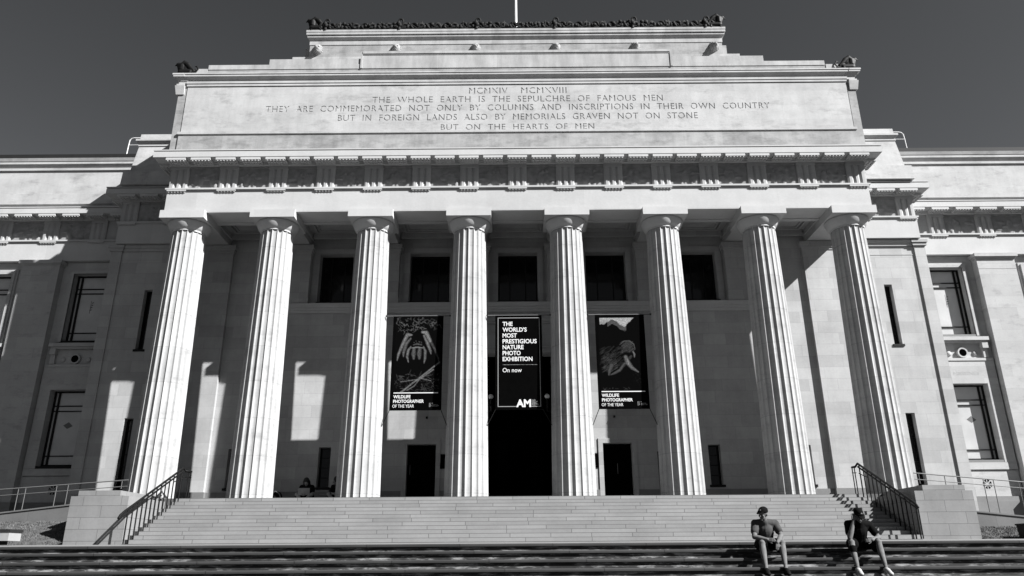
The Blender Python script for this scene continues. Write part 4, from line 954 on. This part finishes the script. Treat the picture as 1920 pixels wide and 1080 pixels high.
def person(name, label, loc, J, skin, tee, short, shoe, capped=True, s=1.0, vox=.0075):
    t = thing(name, label, 'person', loc)
    m = MB()
    hip, ch, nk, hd = J['hip'], J['chest'], J['neck'], J['head']
    A = lambda p, q, k: tuple(p[i]+(q[i]-p[i])*k for i in range(3))
    m.cone(V3(hip), V3(A(hip, ch, .5)), .14, .135); m.cone(V3(A(hip, ch, .5)), V3(ch), .135, .145); m.cone(V3(ch), V3(nk), .12, .06); m.cone(V3(nk), V3(A(nk, hd, .55)), .056, .052)
    for k in ('L', 'R'):
        sh, el, wr = J['sh'+k], J['el'+k], J['wr'+k]
        m.cone(V3(ch), V3(sh), .09, .062); m.cone(V3(nk), V3(sh), .05, .055); m.cone(V3(sh), V3(A(sh, el, .45)), .062, .056); m.cone(V3(A(sh, el, .45)), V3(el), .056, .046); m.cone(V3(el), V3(A(el, wr, .35)), .046, .049); m.cone(V3(A(el, wr, .35)), V3(wr), .049, .03)
        hand(m, wr, J['hd'+k], 1 if k == 'R' else -1, J.get('curl', .5))
        hp, kn, an, to = J['hp'+k], J['kn'+k], J['an'+k], J['to'+k]
        m.cone(V3(hp), V3(A(hp, kn, .5)), .088, .076); m.cone(V3(A(hp, kn, .5)), V3(kn), .076, .056); m.ball(V3(A(kn, an, -.03)), .064)
        d = Vector(V3(an))-Vector(V3(kn)); calf = V3(A(kn, an, .32))+Vector((0, .018, 0))
        m.cone(V3(kn), calf, .057, .064); m.cone(calf, V3(A(kn, an, .8)), .063, .040); m.cone(V3(A(kn, an, .8)), V3(an), .036, .036)
        m.cone(V3(an), V3(A(an, to, .25)), .042, .04); m.cone(V3(A(an, to, .2)), V3(to), .038, .03)
    P, Rm = head_parts(m, hd, J['look'], J['up'])
    m.remesh('body', skin, t, vox, 2)
    # shirt
    m = MB(); e = .022
    m.cone(V3(A(hip, ch, .05)), V3(A(hip, ch, .55)), .170, .165); m.cone(V3(A(hip, ch, .5)), V3(ch), .165, .17); m.cone(V3(ch), V3(A(ch, nk, .85)), .16, .085)
    for k in ('L', 'R'):
        sh, el = J['sh'+k], J['el'+k]
        m.cone(V3(ch), V3(sh), .112, .082); m.cone(V3(A(ch, nk, .93)), V3(sh), .068, .078); m.cone(V3(sh), V3(A(sh, el, .60)), .078, .077)
        if k == 'L': m.cone(V3(A(ch, sh, .4)), V3(A(hip, ch, .2)), .06, .05)
    for q in range(5):
        x = J['hip'][0]-.12+.06*q; m.cone(V3((x, hip[1]+.13, hip[2]+.1)), V3((x*1.0+ch[0]*.3, ch[1]+.115, ch[2]-.05)), .018, .012, 8)
    m.remesh('tshirt', tee, t, .011, 2)
    # shorts
    m = MB(); m.ball(V3((hip[0], hip[1], hip[2]-.0)), (.185, .15, .13))
    for k in ('L', 'R'):
        hp, kn = J['hp'+k], J['kn'+k]; m.cone(V3(hp), V3(A(hp, kn, .55)), .125, .115); m.cone(V3(A(hp, kn, .5)), V3(A(hp, kn, .84)), .112, .098)
        m.cone(V3(A(hp, kn, .45)), V3((A(hp, kn, .8)[0], A(hp, kn, .8)[1], A(hp, kn, .8)[2]-.09)), .07, .085)
    m.remesh('shorts', short, t, .012, 2)
    for k in ('L', 'R'):
        an, to = J['an'+k], J['to'+k]; m = MB(); low = (an[0], an[1]-.03, an[2]-.03)
        m.cone(V3((an[0], an[1]-.02, an[2]-.01)), V3(A(an, to, .3)), .052, .052); m.cone(V3(A(an, to, .25)), V3(to), .05, .042); m.ball(V3((an[0], an[1]-.04, to[2]+.005)), (.045, .045, .042)); m.ball(V3(A(an, to, 1.0)), (.048, .05, .038))
        m.remesh('shoe', shoe, t, .009, 2)
    if capped:
        m = MB(); m.ball(P(0, .012, .055), (.088, .108, .082), 20, 12, 0, Rm)
        m.tube([P(-.06, -.07, .058), P(-.035, -.10, .062), P(0, -.11, .066), P(.035, -.10, .062), P(.06, -.07, .058)], [.012]*5, 8)
        bq = []
        for i in range(7):
            a = (i-3)/3*1.15; bq.append(P(.078*sin(a), -.045-.055*cos(a), .045))
        n_ = 7; fr = [P(.078*sin((i-3)/3*1.15)*.95, -.06-.115*cos((i-3)/3*1.1), .024) for i in range(7)]
        off = Rm @ Vector((0, 0, .01))
        m.add(bq+fr+[v+off for v in bq]+[v+off for v in fr], [(i, i+1, n_+i+1, n_+i) for i in range(6)]+[(2*n_+i+1, 2*n_+i, 3*n_+i, 3*n_+i+1) for i in range(6)]+[(n_+i, n_+i+1, 3*n_+i+1, 3*n_+i) for i in range(6)])
        cp = m.build('cap', M['cap'], t)
        m = MB(); m.ball(P(.0, -.088, .085), (.022, .006, .018), 10, 6, 0, Rm); m.build('cap_badge', M['paper'], cp)
    else:
        m = MB(); m.ball(P(0, .025, .03), (.098, .11, .115), 18, 12, 0, Rm); m.cone(P(-.07, .03, 0), P(-.09, .02, -.16), .05, .03); m.cone(P(.07, .03, 0), P(.09, .02, -.16), .05, .03); m.cone(P(0, .07, 0), P(0, .09, -.17), .07, .04)
        m.remesh('hair', M['hair'], t, .012, 1)
    return t, P, Rm
# man in grey T-shirt, cap brim to his right
LS = LZ2-.140-.016
D = lambda p, q: tuple(q[i]-p[i] for i in range(3))
J = dict(hip=(0, -.02, .12), chest=(-.02, .13, .37), neck=(-.045, .23, .535), head=(-.065, .29, .675), look=(-.8, .6, -.25), up=(-.1, .25, 1),
         shL=(-.205, .15, .495), shR=(.19, .15, .49), elL=(-.305, .34, .235), wrL=(-.095, .47, .185), elR=(.235, .31, .26), wrR=(.085, .49, .13), hdL=(.9, .35, -.12), hdR=(-.15, .1, -1),
         hpL=(-.09, -.02, .10), hpR=(.09, -.02, .10), knL=(-.197, .44, .105), knR=(.193, .44, .107), anL=(-.245, .68, -.36), anR=(.125, .68, -.36), toL=(-.275, .87, -.435), toR=(.105, .87, -.435), curl=.4)
person('person', 'man sitting on the steps in a grey T-shirt and black cap, forearms on his knees', (4.828, LY-.31, LS), J, M['skin'], M['tee'], M['short'], M['shoe'])
J = dict(hip=(-.05, -.02, .12), chest=(-.055, .13, .35), neck=(-.07, .27, .52), head=(-.115, .37, .635), look=(.12, .8, -.6), up=(0, .6, .8),
         shL=(-.25, .15, .47), shR=(.16, .14, .455), elL=(-.37, .42, .20), wrL=(-.245, .41, .52), elR=(.265, .26, .21), wrR=(.06, .42, .165), hdL=(.04, .0, 1), hdR=(-.95, .1, -.1),
         hpL=(-.15, -.02, .10), hpR=(.05, -.02, .10), knL=(-.36, .44, .105), knR=(.165, .44, .107), anL=(-.41, .68, -.37), anR=(.125, .68, -.37), toL=(-.45, .88, -.445), toR=(.105, .88, -.445), curl=.8)
t, P, Rm = person('person', 'man sitting on the steps in black, head bowed on his raised hand, white shoes', (6.728, LY-.31, LS), J, M['skin'], M['teeb'], M['short'], M['shoew'])
m = MB(); kn, an = V3(J['knL']), V3(J['anL']); a_, b_ = kn.lerp(an, .13), kn.lerp(an, .36)
m.tube([a_, a_.lerp(b_, .5), b_], [.062, .066, .062], 14); m.build('knee_brace', M['short'], t)
# two people sitting back on the porch
J = dict(hip=(0, -.10, .12), chest=(.0, .0, .40), neck=(.0, .06, .54), head=(0, .13, .64), look=(.05, .75, -.65), up=(0, .6, .8),
         shL=(-.17, .02, .48), elL=(-.24, .14, .25), wrL=(-.08, .32, .24), hdL=(.7, .5, 0), shR=(.17, .02, .48), elR=(.24, .14, .25), wrR=(.08, .32, .24), hdR=(-.7, .5, 0),
         hpL=(-.1, -.08, .1), knL=(-.24, .30, .22), anL=(-.06, .40, .05), toL=(.08, .48, .05), hpR=(.1, -.08, .1), knR=(.24, .30, .22), anR=(.08, .5, .05), toR=(-.06, .58, .05))
t, P, Rm = person('person', 'dark haired person sitting on the porch floor reading a pale paper', (-7.03, 1.2, 0), J, M['skin2'], M['teeb'], M['short'], M['shoe'], False, 1, .011)
m = MB(); m.tbox(-.19, .20, -.36, -.355, .20, -.19, .20, -.42, -.415, .42); m.build('paper_sheet', M['paper'], t)
J2 = dict(J); J2['look'] = (-.8, .4, -.4); J2['head'] = (-.06, .12, .68)
person('person', 'dark figure sitting on the porch half behind the second column bay', (-5.98, 1.15, 0), J2, M['skin2'], M['teeb'], M['short'], M['shoe'], False, 1, .011)
t = thing('backpack', 'dark round-topped backpack lying on the porch floor beside the second column', 'bag', (-7.95, 1.0, 0))
m = MB(); m.ball((0, 0, .14), (.19, .13, .20), 16, 10); m.ball((0, -.1, .1), (.12, .07, .1), 12, 8); m.remesh('bag_body', M['teeb'], t, .014, 1)
m = MB(); m.tube([(-.17, -.12, .12), (-.12, -.15, .26), (0, -.16, .33), (.12, -.15, .26), (.18, -.12, .1)], .016, 8); m.build('strap', M['rail'], t)
t = thing('cardboard_box', 'small pale box standing on the porch floor between the two seated people', 'box', (-6.5, 1.4, 0))
m = MB(); m.box(-.13, .13, -.1, .1, 0, .24); m.build('box_body', M['plinth'], t); m = MB(); m.box(-.135, .135, -.105, .105, .241, .27); m.build('lid', M['paper'], t)
